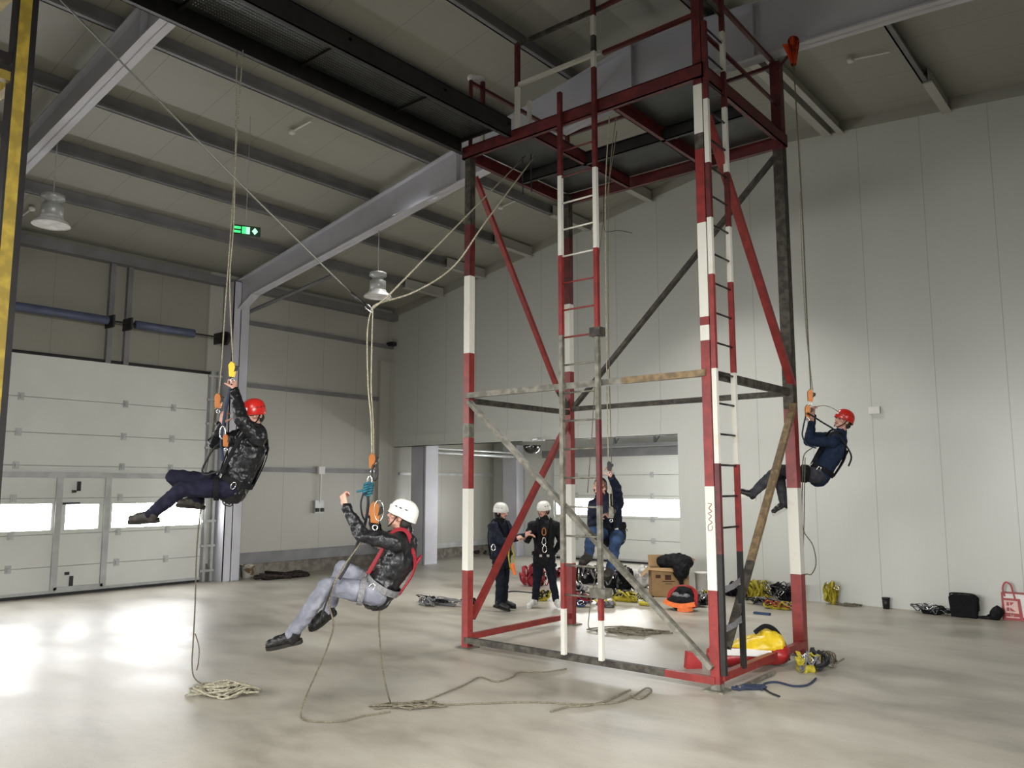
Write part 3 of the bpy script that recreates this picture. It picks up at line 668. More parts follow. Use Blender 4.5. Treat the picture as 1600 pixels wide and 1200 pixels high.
#PART2
# ------------------------------------------------------------------ people
def hand(g, wr, d, n, curl=1.0, thumb=1, L=.18, spreadf=.18):
    """wr wrist, d finger direction, n palm normal (fingers curl towards n), thumb side sign"""
    d = V(d).normalized(); n = V(n); n = (n-d*n.dot(d)).normalized(); s = d.cross(n)*thumb
    pl = L*.52
    g.ecap(wr-d*.01, wr+d*.03, (.026, .020), (.034, .018), s, 10)
    for o in (-.026, -.009, .009, .026):
        g.ecap(wr+d*.02+s*o*.6, wr+d*pl+s*o, .014, .0125, None, 8)
    for i, (o, ln) in enumerate(((.028, .94), (.010, 1.06), (-.010, 1.0), (-.028, .8))):
        b = wr+d*pl+s*o; a = .25*curl+.1; dd = d; ln *= L*.47
        for k, (f, r) in enumerate(((.45, .0098), (.31, .009), (.24, .008))):
            ang = curl*(.75, 1.0, .6)[k]
            dd = (dd*math.cos(ang)+n*math.sin(ang)).normalized(); n2 = n; e = b+(dd+s*o*2.5*spreadf)*ln*f
            g.ecap(b, e, r, r*.94, None, 8); b = e
            n = (n*math.cos(ang)-(d if False else (V(d)*0+dd.cross(s)*0))*0)
            n = s.cross(dd) if s.cross(dd).dot(n2) > 0 or True else n
            if n.dot(n2) < 0 and k == 0: n = -n
        n = V(n2) if False else n
        # reset for the next finger
        n = hand_n(d, s, thumb)
    b = wr+d*.028+s*.03; td = (d*.62+s*.62+n*.35).normalized()
    e = b+td*.045; g.ecap(b-td*.02, e, .014, .0115, None, 8)
    td = (td*.6+n*.45*curl+d*.3).normalized(); g.ecap(e, e+td*.032, .0112, .0095, None, 8)
def hand_n(d, s, thumb): return (s*thumb).cross(d)*1.0

def head_mesh(g, c, f, u, sc=1.0):
    f = V(f).normalized(); u = V(u); u = (u-f*u.dot(f)).normalized(); s = f.cross(u)
    ax = (s, f, u); k = sc
    g.ell(c+f*-.008*k+u*.012*k, (.077*k, .097*k, .092*k), ax)
    g.ell(c+f*.030*k-u*.045*k, (.060*k, .062*k, .080*k), ax)
    g.ell(c+f*.062*k-u*.100*k, (.027*k, .024*k, .022*k), ax)
    g.ecap(c+f*.035*k+s*.046*k-u*.075*k, c+f*.062*k-u*.098*k, .022*k, .02*k)
    g.ecap(c+f*.035*k-s*.046*k-u*.075*k, c+f*.062*k-u*.098*k, .022*k, .02*k)
    g.ecap(c+f*.086*k-u*.002*k, c+f*.108*k-u*.040*k, .010*k, .014*k)
    g.ell(c+f*.096*k-u*.046*k, (.019*k, .012*k, .010*k), ax)
    g.ecap(c+f*.083*k-s*.045*k+u*.018*k, c+f*.083*k+s*.045*k+u*.018*k, .012*k, .012*k)
    for q in (-1, 1):
        g.ell(c+s*q*.056*k+f*.056*k-u*.025*k, (.022*k, .022*k, .018*k), ax)
        g.ell(c+s*q*.080*k-f*.008*k-u*.018*k, (.010*k, .020*k, .032*k), ax)
    return s, f, u

def person(label, J, jacket, trousers, shoes, helmet=None, hair=True, jk_amp=.010, fat=1.0, grip=(1.2, 1.2), beard=False, group=None, harness='web_black', soles='sole', hood=False, balaclava=False, straps=True, shoe_tall=True, handdir=None):
    P = {k: V(v) for k, v in J.items() if k not in ('face', 'headup', 'front')}
    org = P['pelvis']
    face = V(J['face']).normalized(); front = V(J['front']).normalized()
    side = (P['shL']-P['shR']).normalized()
    g = G()
    HS = 1.0
    s_, f_, u_ = head_mesh(g, P['head'], face, V(J.get('headup', (0, 0, 1))), HS)
    g.ecap(P['head']-u_*.06-f_*.015, P['neck'], .056, .064)
    tor = [(P['pelvis'], .150, .105), (P['pelvis'].lerp(P['chest'], .5), .135, .098), (P['chest'], .160, .112), (P['chest'].lerp(P['neck'], .62), .150, .09)]
    for (a, ra, rb), (b, rc, rd) in zip(tor[:-1], tor[1:]): g.ecap(a, b, (ra, rb), (rc, rd), side)
    for q in 'LR':
        g.ecap(P['neck']-V((0, 0, .03)), P['sh'+q], .05, .052)
        g.ecap(P['sh'+q], P['el'+q], .050, .040); g.ecap(P['el'+q], P['wr'+q], .041, .027)
        hd = (P['ha'+q]-P['wr'+q]); th = 1 if q == 'L' else -1
        pn = J.get('palm'+q) or front.cross(hd) if False else V(J.get('pn'+q, tuple(-front)))
        hand(g, P['wr'+q], hd, pn, grip[0 if q == 'L' else 1], th)
        g.ecap(P['hip'+q], P['kn'+q], .078, .054); g.ecap(P['kn'+q], P['an'+q], .054, .036)
        g.ecap(P['pelvis'], P['hip'+q], .10, .085)
    body = remeshed(g, .0075, 'person', M['skin'], None, 3, origin=org) if False else None
    o = remeshed(g, .0075, 'person', [M['skin']], None, 3, origin=org)
    body = o; tag(o, label, 'person', group)
    # face details
    for q in (-1, 1):
        e = G(); e.ell(P['head']+f_*.081+s_*q*.032-u_*.012, (.0125, .0115, .008), (s_, f_, u_)); e.build('eye', M['eye'], body, True)
        e = G(); e.ecap(P['head']+f_*.094+s_*q*.018+u_*.012, P['head']+f_*.084+s_*q*.050+u_*.013, .006, .004); e.build('eyebrow', M['hair'], body, True)
    e = G(); e.ecap(P['head']+f_*.086-s_*.022-u_*.072, P['head']+f_*.086+s_*.022-u_*.072, .0085, .0085); e.build('lips', M['lips'], body, True)
    if hair:
        e = G(); e.ell(P['head']-f_*.020+u_*.020, (.084, .098, .094), (s_, f_, u_)); e.ecap(P['head']-f_*.05-u_*.05+s_*.03, P['head']-f_*.05-u_*.05-s_*.03, .052, .052)
        # hair covers back and top only
        hm = remeshed(e, .011, 'hair', M['hair'], body, 2, .004, 30)
        # keep hair behind the face plane
        off = V(body['_o'])
        for v in hm.data.vertices:
            w = v.co+off-P['head']; ff = w.dot(f_); uu = w.dot(u_)
            lim = .050 if uu > .055 else (.0 if uu > -.03 else -.02)
            if ff > lim: v.co -= f_*(ff-lim)+ (w-f_*ff-u_*uu)*.25
    if beard:
        e = G(); e.ell(P['head']+f_*.048-u_*.088, (.058, .044, .034), (s_, f_, u_)); remeshed(e, .01, 'beard', M['hair'], body, 1, .003, 40)
    if balaclava:
        e = G(); e.ell(P['head']-f_*.028-u_*.03, (.088, .080, .105), (s_, f_, u_)); e.ecap(P['head']-u_*.12-f_*.01, P['neck']+V((0, 0, .01)), .080, .088)
        remeshed(e, .011, 'hood', M['jk_black'], body, 3, .004, 20)
    # jacket
    F = fat; g = G()
    for (a, ra, rb), (b, rc, rd) in zip(tor[:-1], tor[1:]): g.ecap(a, b, ((ra+.022)*F, (rb+.026)*F), ((rc+.022)*F, (rd+.024)*F), side)
    g.ecap(P['pelvis'], P['pelvis']+(P['pelvis']-P['chest']).normalized()*.05, (.168*F, .13*F), (.165*F, .128*F), side)
    g.ecap(P['neck']-V((0, 0, .02)), P['neck']+(P['head']-P['neck'])*.22, .078, .072)
    for q in 'LR':
        g.ecap(P['neck']-V((0, 0, .045)), P['sh'+q], .066*F, .076*F)
        g.ecap(P['sh'+q], P['el'+q], .074*F, .058*F); g.ecap(P['el'+q], P['wr'+q].lerp(P['el'+q], .06), .058*F, .040)
    remeshed(g, .011, 'jacket', M[jacket], body, 4, jk_amp, 11)
    for q in 'LR':
        w = P['wr'+q].lerp(P['el'+q], .08); t, a, b = frame_of(P['wr'+q]-P['el'+q])
        e = G(); e.lathe([(.043, -.02), (.046, 0), (.045, .018), (.03, .018), (.03, -.02)], w, (a, b, t), 14); e.build('cuff', M[jacket], body, True)
    # trousers
    g = G(); dn = (P['pelvis']-P['chest']).normalized()
    g.ecap(P['pelvis']-dn*.07, P['pelvis']+dn*.03, (.160, .122), (.165, .128), side)
    for q in 'LR':
        g.ecap(P['pelvis']+dn*.02, P['hip'+q], .115, .105); g.ecap(P['hip'+q], P['kn'+q], .102, .074)
        e = P['kn'+q].lerp(P['an'+q], .45); g.ecap(P['kn'+q], e, .073, .066); g.ecap(e, P['an'+q], .066, .056)
    remeshed(g, .011, 'trousers', M[trousers], body, 4, .009, 10)
    # shoes
    for q in 'LR':
        a = P['an'+q]; t = P['to'+q]; leg = (P['kn'+q]-a).normalized(); d = (t-a).normalized()
        # sole plane: forward along foot, up away from the sole
        upv = (leg-d*leg.dot(d)).normalized(); fw = d; sd = fw.cross(upv)
        heel = a-fw*.060-upv*.075; toe = t-upv*.045
        toe = heel+(toe-heel).normalized()*max(.285, min(.31, (toe-heel).length))
        fw = (toe-heel).normalized(); upv = (upv-fw*upv.dot(fw)).normalized(); sd = fw.cross(upv)
        g = G(); g.ecap(a+leg*(.05 if shoe_tall else .01), a-upv*.035, .054, .054)
        g.ecap(heel+fw*.050+upv*.040, heel+fw*.13+upv*.046, (.040, .046), (.044, .052), sd)
        g.ecap(a-upv*.02, toe-fw*.10+upv*.045, (.046, .048), (.046, .042), sd)
        g.ecap(heel+fw*.12+upv*.036, toe-fw*.045+upv*.034, (.044, .040), (.046, .036), sd)
        sh = remeshed(g, .009, 'shoe', M[shoes], body, 2, .003, 30)
        e = G(); pr = [(-.0, -.028), (.02, -.038), (.10, -.038), (.16, -.045), (.225, -.042), (.262, -.022), (.27, 0), (.262, .022), (.225, .042), (.16, .045), (.10, .036), (.02, .036), (0, .028), (-.008, 0)]
        kk = (toe-heel).length/.27; e.prism([(x*kk, y) for x, y in pr], fw, sd, heel+upv*-.014, upv*(.04 if soles == 'sole_white' else .03)); e.build('sole', M[soles], sh)
        for i in range(3):
            c0 = a.lerp(toe, .38+.12*i)+upv*.040; e = G(); e.ecap(c0-sd*.022, c0+sd*.022, .004, .004, None, 6); e.build('lace', M['web_grey' if shoes != 'boot_brown' else 'web_black'], sh)
    # helmet
    if helmet:
        hc = P['head']+u_*.020-f_*.006; hx = (s_, f_, u_)
        hel = G(); k = 10; rs = []
        prof = [(.104, .122, -.02), (.107, .128, -.006), (.106, .126, .02), (.098, .117, .055), (.081, .098, .086), (.056, .069, .108), (.027, .034, .119), (.006, .007, .122)]
        for ra, rb, z in prof:
            rs.append([hc+s_*ra*math.cos(2*math.pi*j/28)+f_*(rb*math.sin(2*math.pi*j/28)*(1.0 if math.sin(2*math.pi*j/28) > 0 else 1.02))+u_*(z-(.022 if z < 0 and math.sin(2*math.pi*j/28) < 0 else 0)*(-math.sin(2*math.pi*j/28))) for j in range(28)])
        rs2 = [[c_+(hc-c_)*.07-u_*.0 for c_ in r] for r in rs[::-1]]
        hel.rings(rs+rs2[1:], 0, False)
        h = hel.build('helmet', M[helmet], body, True)
        e = G(); rim = [hc+s_*.108*math.cos(a_)+f_*.128*math.sin(a_)+u_*(-.020-(.022*-math.sin(a_) if math.sin(a_) < 0 else 0)) for a_ in [2*math.pi*i/28 for i in range(28)]]
        e.tube(rim, .005, 6, 0, True); e.build('rim', M[helmet], h, True)
        for q in (-1, 1):
            for vv in ((.55, .028), (.15, .028), (-.3, .028)):
                a_ = vv[0]; d0 = (s_*q*math.cos(a_)*.101+f_*math.sin(a_)*.119); c0 = hc+d0*.985+u_*.048
                e = G(); e.ell(c0, (.004, .016, .005), (d0.normalized(), d0.normalized().cross(u_), u_)); e.build('vent', M['dark'], h)
            e = G(); pts = [hc+s_*q*.094+f_*.02-u_*.02, P['head']+s_*q*.080+f_*.035-u_*.06, P['head']+s_*q*.03+f_*.072-u_*.122]
            e.tube(pts, .0055, 6); e.build('chin_strap', M['web_black'], h)
        e = G(); c0 = hc+f_*.122+u_*.03; e.prism([(-.02, -.012), (.02, -.012), (.02, .012), (-.02, .012)], s_, (u_+f_*-.2), c0, f_*.006); e.build('front_plate', M['whiteplastic'], h)
    # harness
    if harness:
        hw = G().build if False else None
        t = (P['chest']-P['pelvis']).normalized(); sd = (side-t*side.dot(t)).normalized(); fr = t.cross(sd)
        if fr.dot(front) < 0: fr = -fr
        def loop(c, ax, ra, rb, a_, b_, w, th, gg, m=0):
            pts = []; nr = []
            for i in range(20):
                an = 2*math.pi*i/20; v = a_*ra*math.cos(an)+b_*rb*math.sin(an); pts.append(c+v); nr.append(v)
            gg.strap(pts, nr, w, th, m, True)
        g = G(); c = P['pelvis']+t*.05
        loop(c, t, .188*F, .150*F, sd, fr, .055, .010, g)
        for q in 'LR':
            a_ = P['hip'+q].lerp(P['kn'+q], .30); ax, b1, b2 = frame_of(P['kn'+q]-P['hip'+q]); loop(a_, ax, .110, .110, b1, b2, .045, .008, g)
        hn = g.build('harness', M['web_grey' if harness == 'web_red' else harness], body)
        if straps:
            for q, sg_ in (('L', 1), ('R', -1)):
                g = G(); sh = (P['neck']*.45+P['sh'+q]*.55); pts = [c+fr*.150*F+sd*.03*sg_, P['chest']+fr*.155*F+sd*.085*sg_, sh+fr*.085+t*.03, sh+t*.088, sh-fr*.095+t*.02, P['chest']-fr*.150*F+sd*.05*sg_, c-fr*.155*F+sd*.03*sg_]
                sp = spline(pts, 5); ctr = P['chest']
                g.strap(sp, [p_-(P['pelvis'].lerp(P['neck'], .55)) for p_ in sp], .046, .010); g.build('shoulder_strap', M[harness], hn)
            e = G(); k_ = 1.5 if harness == 'web_red' else 1; e.ell(P['chest']-fr*.140*F+t*.05, (.04*k_, .016, .05*k_), (sd, fr, t)); e.build('back_pad', M['web_red' if k_ > 1 else 'web_black'], hn, True)
        for q, sg_ in (('L', 1), ('R', -1)):
            e = G(); cc = c+sd*.180*F*sg_+fr*.07; e.tube([cc+t*(.035*math.sin(x))+fr*(.022*math.cos(x))-t*.03 for x in [2*math.pi*i/14 for i in range(14)]], .005, 6, 0, True); e.build('gear_ring', M['chrome'], hn, True)
            cc = c+fr*.158*F+sd*.06*sg_; e = G(); e.ab(-.022, .022, -.003, .003, -.02, .02); e.v = [tuple(cc+sd*x+fr*y+t*z) for x, y, z in e.v]; e.build('buckle', M['chrome'], hn)
        P['belly'] = c+fr*.165*F; P['_hn'] = hn
        P['chestring'] = P['chest']+fr*.165*F
    P['_body'] = body; P['_sd'] = side
    return P

def JD(D, **k):
    """joint table: name=(x, y, extra depth)"""
    return {n: (atD(v[0], v[1], D+(v[2] if len(v) > 2 else 0)) if n not in ('face', 'headup', 'front', 'pnL', 'pnR') else (RIGHT*v[0]+UP*v[1]+FWD*v[2])) for n, v in k.items()}
def carabiner(c, ax, ay, l=.10, w=.055, r=.005, name='carabiner', m='chrome', parent=None):
    c = V(c); ax = V(ax).normalized(); ay = V(ay); ay = (ay-ax*ay.dot(ax)).normalized()
    pts = [c+ax*(l/2*math.sin(x))*(1 if abs(math.sin(x)) > .3 else 1)+ay*(w/2*math.cos(x))*(1.0 if math.sin(x) < 0 else .8) for x in [2*math.pi*i/18 for i in range(18)]]
    g = G(); g.tube(pts, r, 8, 0, True); return g.build(name, M[m], parent, True, None if parent is not None else c)

# 1: left, red helmet, hanging from the gangway
D1 = 7.9
p1 = person('man in red helmet and black puffy jacket hanging on a rope before the door',
  JD(D1, head=(396, 645, .02), face=(-.35, -.08, -.93), headup=(.12, 1, .1), front=(-.72, .25, -.62), neck=(398, 671, .05), chest=(390, 704, .03), pelvis=(366, 757, 0),
     shL=(404, 684, -.16), elL=(377, 655, -.26), wrL=(366, 609, -.10), haL=(364, 590, -.06), pnL=(-.7, .2, .7),
     shR=(380, 682, .20), elR=(335, 692, .16), wrR=(346, 662, .02), haR=(350, 646, .0), pnR=(.3, .2, .9),
     hipL=(361, 763, -.10), knL=(285, 764, -.22), anL=(236, 803, -.22), toL=(199, 809, -.25),
     hipR=(356, 757, .10), knR=(271, 745, .12), anR=(311, 782, .30), toR=(283, 783, .20)),
  'jk_shiny', 'tr_navy', 'boot_brown', 'helmet_red', fat=1.12, jk_amp=.016)
# 2: centre, white helmet
D2 = 6.85
p2 = person('man in white helmet, black jacket and grey jeans hanging seated in front of the tower',
  JD(D2, head=(628, 805, .05), face=(-.86, .30, .12), headup=(.34, 1, .05), front=(-.80, .38, .20), neck=(634, 838, .04), chest=(624, 872, .02), pelvis=(594, 921, 0),
     shL=(618, 848, -.17), elL=(566, 838, -.20), wrL=(540, 790, -.10), haL=(535, 772, -.06), pnL=(.5, .2, .8),
     shR=(622, 842, .20), elR=(590, 842, .30), wrR=(583, 806, .16), haR=(580, 790, .10), pnR=(.2, .2, -.9),
     hipL=(588, 928, -.10), knL=(511, 915, -.16), anL=(456, 992, -.12), toL=(412, 1006, -.12),
     hipR=(584, 918, .10), knR=(535, 889, .18), anR=(512, 953, .16), toR=(488, 974, .05)),
  'jk_shiny', 'jeans_pale', 'boot', 'helmet_white', harness='web_red', jk_amp=.014, fat=1.04)
# 3: right, red helmet
D3 = 10.35
p3 = person('man in red helmet and navy fleece hanging beside the right tower post',
  JD(D3, head=(1318, 656, .0), face=(-.86, .34, -.25), headup=(.38, 1, 0), front=(-.80, .42, -.1), neck=(1313, 680, 0), chest=(1303, 705, 0), pelvis=(1282, 740, 0),
     shL=(1301, 690, -.17), elL=(1263, 690, -.22), wrL=(1268, 660, -.08), haL=(1268, 642, -.02), pnL=(.3, .2, .9),
     shR=(1297, 684, .19), elR=(1266, 682, .22), wrR=(1270, 648, .08), haR=(1270, 630, .04), pnR=(.2, .1, -.9),
     hipL=(1276, 743, -.10), knL=(1217, 733, -.10), anL=(1176, 771, -.05), toL=(1141, 763, -.05),
     hipR=(1272, 741, .10), knR=(1216, 737, .16), anR=(1225, 786, .14), toR=(1207, 799, .10)),
  'jk_navy', 'tr_grey', 'boot', 'helmet_red', jk_amp=.008, soles='sole_white', shoe_tall=False)
# 4: climber in blue jeans
D4 = 9.95
p4 = person('man in blue jeans and dark jacket with one arm raised, hanging behind the ladder',
  JD(D4, head=(938, 760, .02), face=(-.15, .1, -.95), headup=(.05, 1, 0), front=(-.12, .05, -.95), neck=(944, 778, .03), chest=(948, 803, 0), pelvis=(955, 832, 0),
     shL=(965, 787, .02), elL=(964, 763, -.16), wrL=(955, 745, -.28), haL=(952, 731, -.30), pnL=(-.6, 0, .5),
     shR=(928, 789, .02), elR=(925, 818, -.08), wrR=(938, 812, -.26), haR=(946, 802, -.30), pnR=(.5, .2, -.3),
     hipL=(964, 836, -.02), knL=(962, 846, -.42), anL=(954, 889, -.30), toL=(947, 897, -.45),
     hipR=(945, 836, -.02), knR=(924, 832, -.42), anR=(920, 866, -.34), toR=(909, 876, -.50)),
  'jk_navy2', 'jeans_blue', 'boot_brown', None, hair=True, beard=True, fat=1.05)
# 5 and 6: standing pair
D5 = 13.2
def foot(x, y, z=.085): return atZ(x, y, z)
j5 = JD(D5, head=(783, 803, 0), face=(.80, -.06, -.45), headup=(-.08, 1, 0), front=(.85, 0, -.45), neck=(780, 820, 0), chest=(779, 842, 0), pelvis=(783, 876, 0),
     shL=(790, 825, .18), elL=(805, 846, .12), wrL=(821, 841, .06), haL=(830, 840, .04), pnL=(0, -1, 0),
     shR=(770, 828, -.18), elR=(784, 851, -.28), wrR=(806, 846, -.22), haR=(816, 843, -.16), pnR=(0, -.6, .6),
     hipL=(788, 880, .08), knL=(788, 914, .08), anL=(788, 945, .08), toL=(800, 949, .03),
     hipR=(779, 880, -.08), knR=(781, 915, -.10), anR=(779, 947, -.10), toR=(792, 953, -.14))
p5 = person('man in white helmet and navy parka standing turned to the other helmeted man', j5,
  'jk_navy2', 'tr_black', 'boot', 'helmet_white', balaclava=True, fat=1.14, grip=(.5, .7))
D6 = 13.55
j6 = JD(D6, head=(849, 800, 0), face=(-.62, -.08, -.75), headup=(0, 1, 0), front=(-.15, 0, -1), neck=(851, 817, 0), chest=(850, 840, 0), pelvis=(850, 874, 0),
     shL=(869, 826, 0), elL=(877, 850, .10), wrL=(867, 866, .16), haL=(860, 870, .18), pnL=(0, 0, 1),
     shR=(831, 826, 0), elR=(824, 848, -.05), wrR=(828, 836, -.28), haR=(820, 842, -.32), pnR=(0, -.7, .6),
     hipL=(858, 879, 0), knL=(863, 911, -.04), anL=(869, 942, 0), toL=(873, 947, -.16),
     hipR=(842, 879, 0), knR=(839, 911, -.05), anR=(836, 942, -.02), toR=(828, 948, -.14))
p6 = person('man in white helmet, black jacket and white shoes standing before the heaps of gear', j6,
  'jk_black', 'tr_black', 'shoe_white', 'helmet_white', fat=1.06, grip=(.8, .6), soles='sole_white', shoe_tall=False)
for p in (p5, p6):
    lo = 9
    for o in p['_body'].children:
        for c_ in [o]+list(o.children):
            if c_.type == 'MESH': lo = min(lo, min(v.co.z for v in c_.data.vertices)+p['_body'].location.z)
    p['_body'].location.z -= lo-.002

# ------------------------------------------------------------------ ropes and hardware
def rope(name, pts, r, mk, label, group=None, k=6, cat='rope'):
    g = G(); g.tube(spline(pts, k) if k else pts, r, 6); o = g.build(name, M[mk], None, True, V(pts[0])); return tag(o, label, cat, group)
def px(x, y, D): return atD(x, y, D)
# person 1
top1 = V((-7.16, 4.22, 6.42))
h1 = px(364, 574, 7.86)
rope('climbing_rope', [top1, px(366, 330, 8.05), px(359, 440, 7.95), h1, px(361, 600, 7.84), px(352, 640, 7.8), px(349, 690, 7.75)], .0065, 'rope', 'pale rope from the gangway down to the yellow clamp in the raised hand')
rope('climbing_rope', [top1+V((.06, .03, 0)), px(371, 200, 8.2), px(363, 330, 8.1), px(352, 480, 8.1), px(344, 600, 8.1), px(337, 640, 8.1)], .0065, 'rope', 'pale safety rope from the gangway to the orange device above the far hand')
rope('climbing_rope', [px(337, 625, 8.1), px(330, 690, 8.2), px(318, 760, 8.4), px(308, 850, 8.6), px(305, 940, 8.8), px(302, 1000, 8.9), atZ(300, 1040, .12), atZ(306, 1062, .02), atZ(330, 1075, .02)], .0075, 'rope_grey', 'grey rope tail hanging under the left man to the floor')
rope('rope_tail', [px(305, 990, 8.85), px(311, 1012, 8.86), px(310, 1035, 8.87), px(307, 1048, 8.9)], .006, 'rope_grey', 'short frayed rope end knotted near the floor below the left man')
rope('lanyard', [px(349, 690, 7.72), px(335, 700, 7.7), px(325, 715, 7.7), px(316, 735, 7.75), px(322, 742, 7.7), px(345, 735, 7.6)], .010, 'rope_black', 'black lanyard looping below the left hanging man’s hands')
rope('sling', [px(362, 600, 7.8), px(356, 625, 7.76), px(350, 655, 7.7), px(346, 690, 7.68), px(348, 720, 7.62)], .014, 'rope_blue', 'dark blue sling joining clamp and harness of the left hanging man')
rope('sling', [px(347, 778, 7.9), px(350, 788, 7.85), px(362, 790, 7.85), px(364, 776, 7.9)], .006, 'rope_black', 'black gear loop hanging below the left man’s seat')
def clampdev(name, c, s, m, label, u=None, v=None):
    c = V(c); u = u or RIGHT; v = v or UP; t = thing(name, label, 'clamp', c)
    n = u.cross(v)
    g = G(); g.prism([(-.022*s, -.055*s), (.018*s, -.06*s), (.030*s, -.01*s), (.018*s, .045*s), (-.006*s, .06*s), (-.026*s, .035*s)], u, v, c-n*.012*s, n*.024*s); g.build('body', M[m], t)
    g = G(); g.prism([(.016*s, -.02*s), (.045*s, -.005*s), (.05*s, .02*s), (.03*s, .03*s)], u, v, c-n*.016*s, n*.03*s); g.build('cam', M['black'], t)
    g = G(); g.tube([c+u*(.014*s*math.cos(x))+v*(.014*s*math.sin(x)-.085*s) for x in [2*math.pi*i/12 for i in range(12)]], .004*s, 6, 0, True); g.build('eyelet', M['chrome'], t, True)
    return t
clampdev('rope_clamp', px(363, 577, 7.80), 1.25, 'yellow', 'yellow rope clamp held at the top of the left rope')
clampdev('fall_arrester', px(341, 626, 8.05), 1.25, 'brass', 'orange fall arrester on the second rope left of the red helmet')
clampdev('descender', px(353, 688, 7.55), 1.0, 'brass', 'orange brass descender at the chest of the left man')
tag(carabiner(px(348, 676, 7.55), UP, RIGHT, .12, .06, .007), 'large steel carabiner on the blue sling of the left man', 'carabiner')
# person 2: Y junction
JN = px(580, 484, 6.95)
rope('steel_cable', [px(70, -40, 6.4), px(95, 0, 6.45), px(350, 262, 6.75), px(520, 430, 6.9), px(548, 457, 6.92)], .009, 'wire', 'thin steel cable running from the upper left to the rope junction', None, 0, 'cable')
g = G(); g.tube([px(548, 457, 6.92), px(572, 478, 6.94)], .013, 8); a = tag(g.build('turnbuckle', M['black'], None, True, px(548, 457, 6.92)), 'dark turnbuckle at the lower end of the steel cable', 'turnbuckle')
tag(carabiner(px(577, 482, 6.95), RIGHT-UP, UP, .09, .04, .005), 'small carabiner joining cable and ropes above the centre man', 'carabiner')
AN = V((-6.45, TY0+.35, TT-.01)); 
rope('support_rope', [JN, px(604, 465, 7.0), AN.lerp(px(604, 465, 7.0), .5), AN], .0085, 'rope', 'taut pale rope from the tower platform to the rope junction', 'a', 0)
rope('support_rope', [JN, px(592, 474, 7.0), px(650, 455, 7.3), px(710, 415, 7.8), px(760, 345, 8.3), AN+V((.1, .08, 0))], .0085, 'rope', 'slack pale rope curving from the tower platform to the rope junction', 'a')
for o in SC.objects:
    if o.get('group') == 'a': del o['group']
for dx, yl in ((-.05, 312), (.09, 318)):
    b_ = AN+V((dx, .05*dx, 0)); rope('sling', [b_, b_+V((0, 0, -.25)), b_+V((.01, 0, -.52))], .008, 'rope_black', 'dark sling end dangling under the platform, %s of two' % ('left' if dx < 0 else 'right'))
rope('climbing_rope', [JN, px(574, 520, 6.95), px(575, 600, 6.95), px(580, 660, 6.9), px(581, 715, 6.88)], .006, 'rope', 'left strand of the rope pair hanging from the junction to the centre man')
rope('climbing_rope', [JN+V((.02, 0, 0)), px(580, 600, 6.96), px(583, 660, 6.92), px(584, 713, 6.9)], .006, 'rope', 'right strand of the rope pair hanging from the junction to the centre man')
clampdev('pulley', px(582, 720, 6.86), 1.1, 'brass', 'orange brass pulley at the top of the centre man’s rigging')
tag(carabiner(px(585, 738, 6.84), UP, RIGHT, .13, .05, .010, 'carabiner', 'black'), 'black carabiner under the brass pulley', 'carabiner')
tag(carabiner(px(578, 754, 6.83), UP, RIGHT, .11, .05, .006), 'bright steel carabiner above the teal knot', 'carabiner')
g = G(); c = px(574, 765, 6.8)
for i in range(4): g.tube([c+RIGHT*(.035*math.cos(x)+.004*i)+UP*(.02*math.sin(x)-.03+.022*i)+FWD*.02*math.sin(x*2) for x in [2*math.pi*j/12 for j in range(12)]], .010, 6, 0, True)
g.tube(spline([c, c-RIGHT*.05-UP*.01, c-RIGHT*.09-UP*.015], 3), .009, 6)
tag(g.build('rope_knot', mat('teal_rope', (.02, .10, .13), .8), None, True, c), 'teal rope knot above the centre man’s descender', 'knot')
rope('sling', [c, px(575, 790, 6.8), px(570, 820, 6.75), px(558, 850, 6.7), px(545, 880, 6.65), px(530, 905, 6.6)], .012, 'rope_black', 'long black sling slanting down to the centre man’s knee')
rope('sling', [c-RIGHT*.02, px(564, 785, 6.78), px(566, 805, 6.76), px(572, 815, 6.74)], .008, 'rope_black', 'black loop beside the teal knot of the centre man')
clampdev('descender', px(586, 800, 6.62), 1.5, 'brass', 'large orange descender in front of the centre man’s chest')
g = G(); g.tube([px(592, 798, 6.6)+RIGHT*(.055*math.cos(x))*.7+UP*(.085*math.sin(x)) for x in [2*math.pi*i/16 for i in range(16)]], .004, 6, 0, True)
tag(g.build('wire_loop', M['chrome'], None, True, px(592, 798, 6.6)), 'thin metal loop around the large orange descender', 'loop')
rope('foot_loop', [px(528, 900, 6.62), px(520, 915, 6.6), px(512, 935, 6.6), px(505, 955, 6.62), px(500, 972, 6.66)], .008, 'rope_black', 'black foot sling running to the centre man’s rear boot')
rope('climbing_rope', [px(566, 845, 6.7), px(548, 870, 6.66), px(528, 900, 6.6), px(514, 940, 6.62), px(521, 975, 6.7), px(512, 1010, 6.85), px(495, 1050, 7.0), px(478, 1088, 7.15), atZ(470, 1115, .02), atZ(480, 1126, .012), atZ(530, 1127, .012), atZ(570, 1118, .012), atZ(610, 1112, .012)], .0075, 'rope_grey', 'grey rope from the centre man’s knee curving to the floor')
rope('climbing_rope', [p2['pelvis']+V((0, 0, -.12)), px(592, 975, 6.9), px(597, 1040, 7.1), px(606, 1085, 7.25), atZ(610, 1100, .02), atZ(600, 1106, .012), atZ(585, 1108, .012)], .0075, 'rope_grey', 'grey rope hanging straight from the centre man’s seat to the floor')
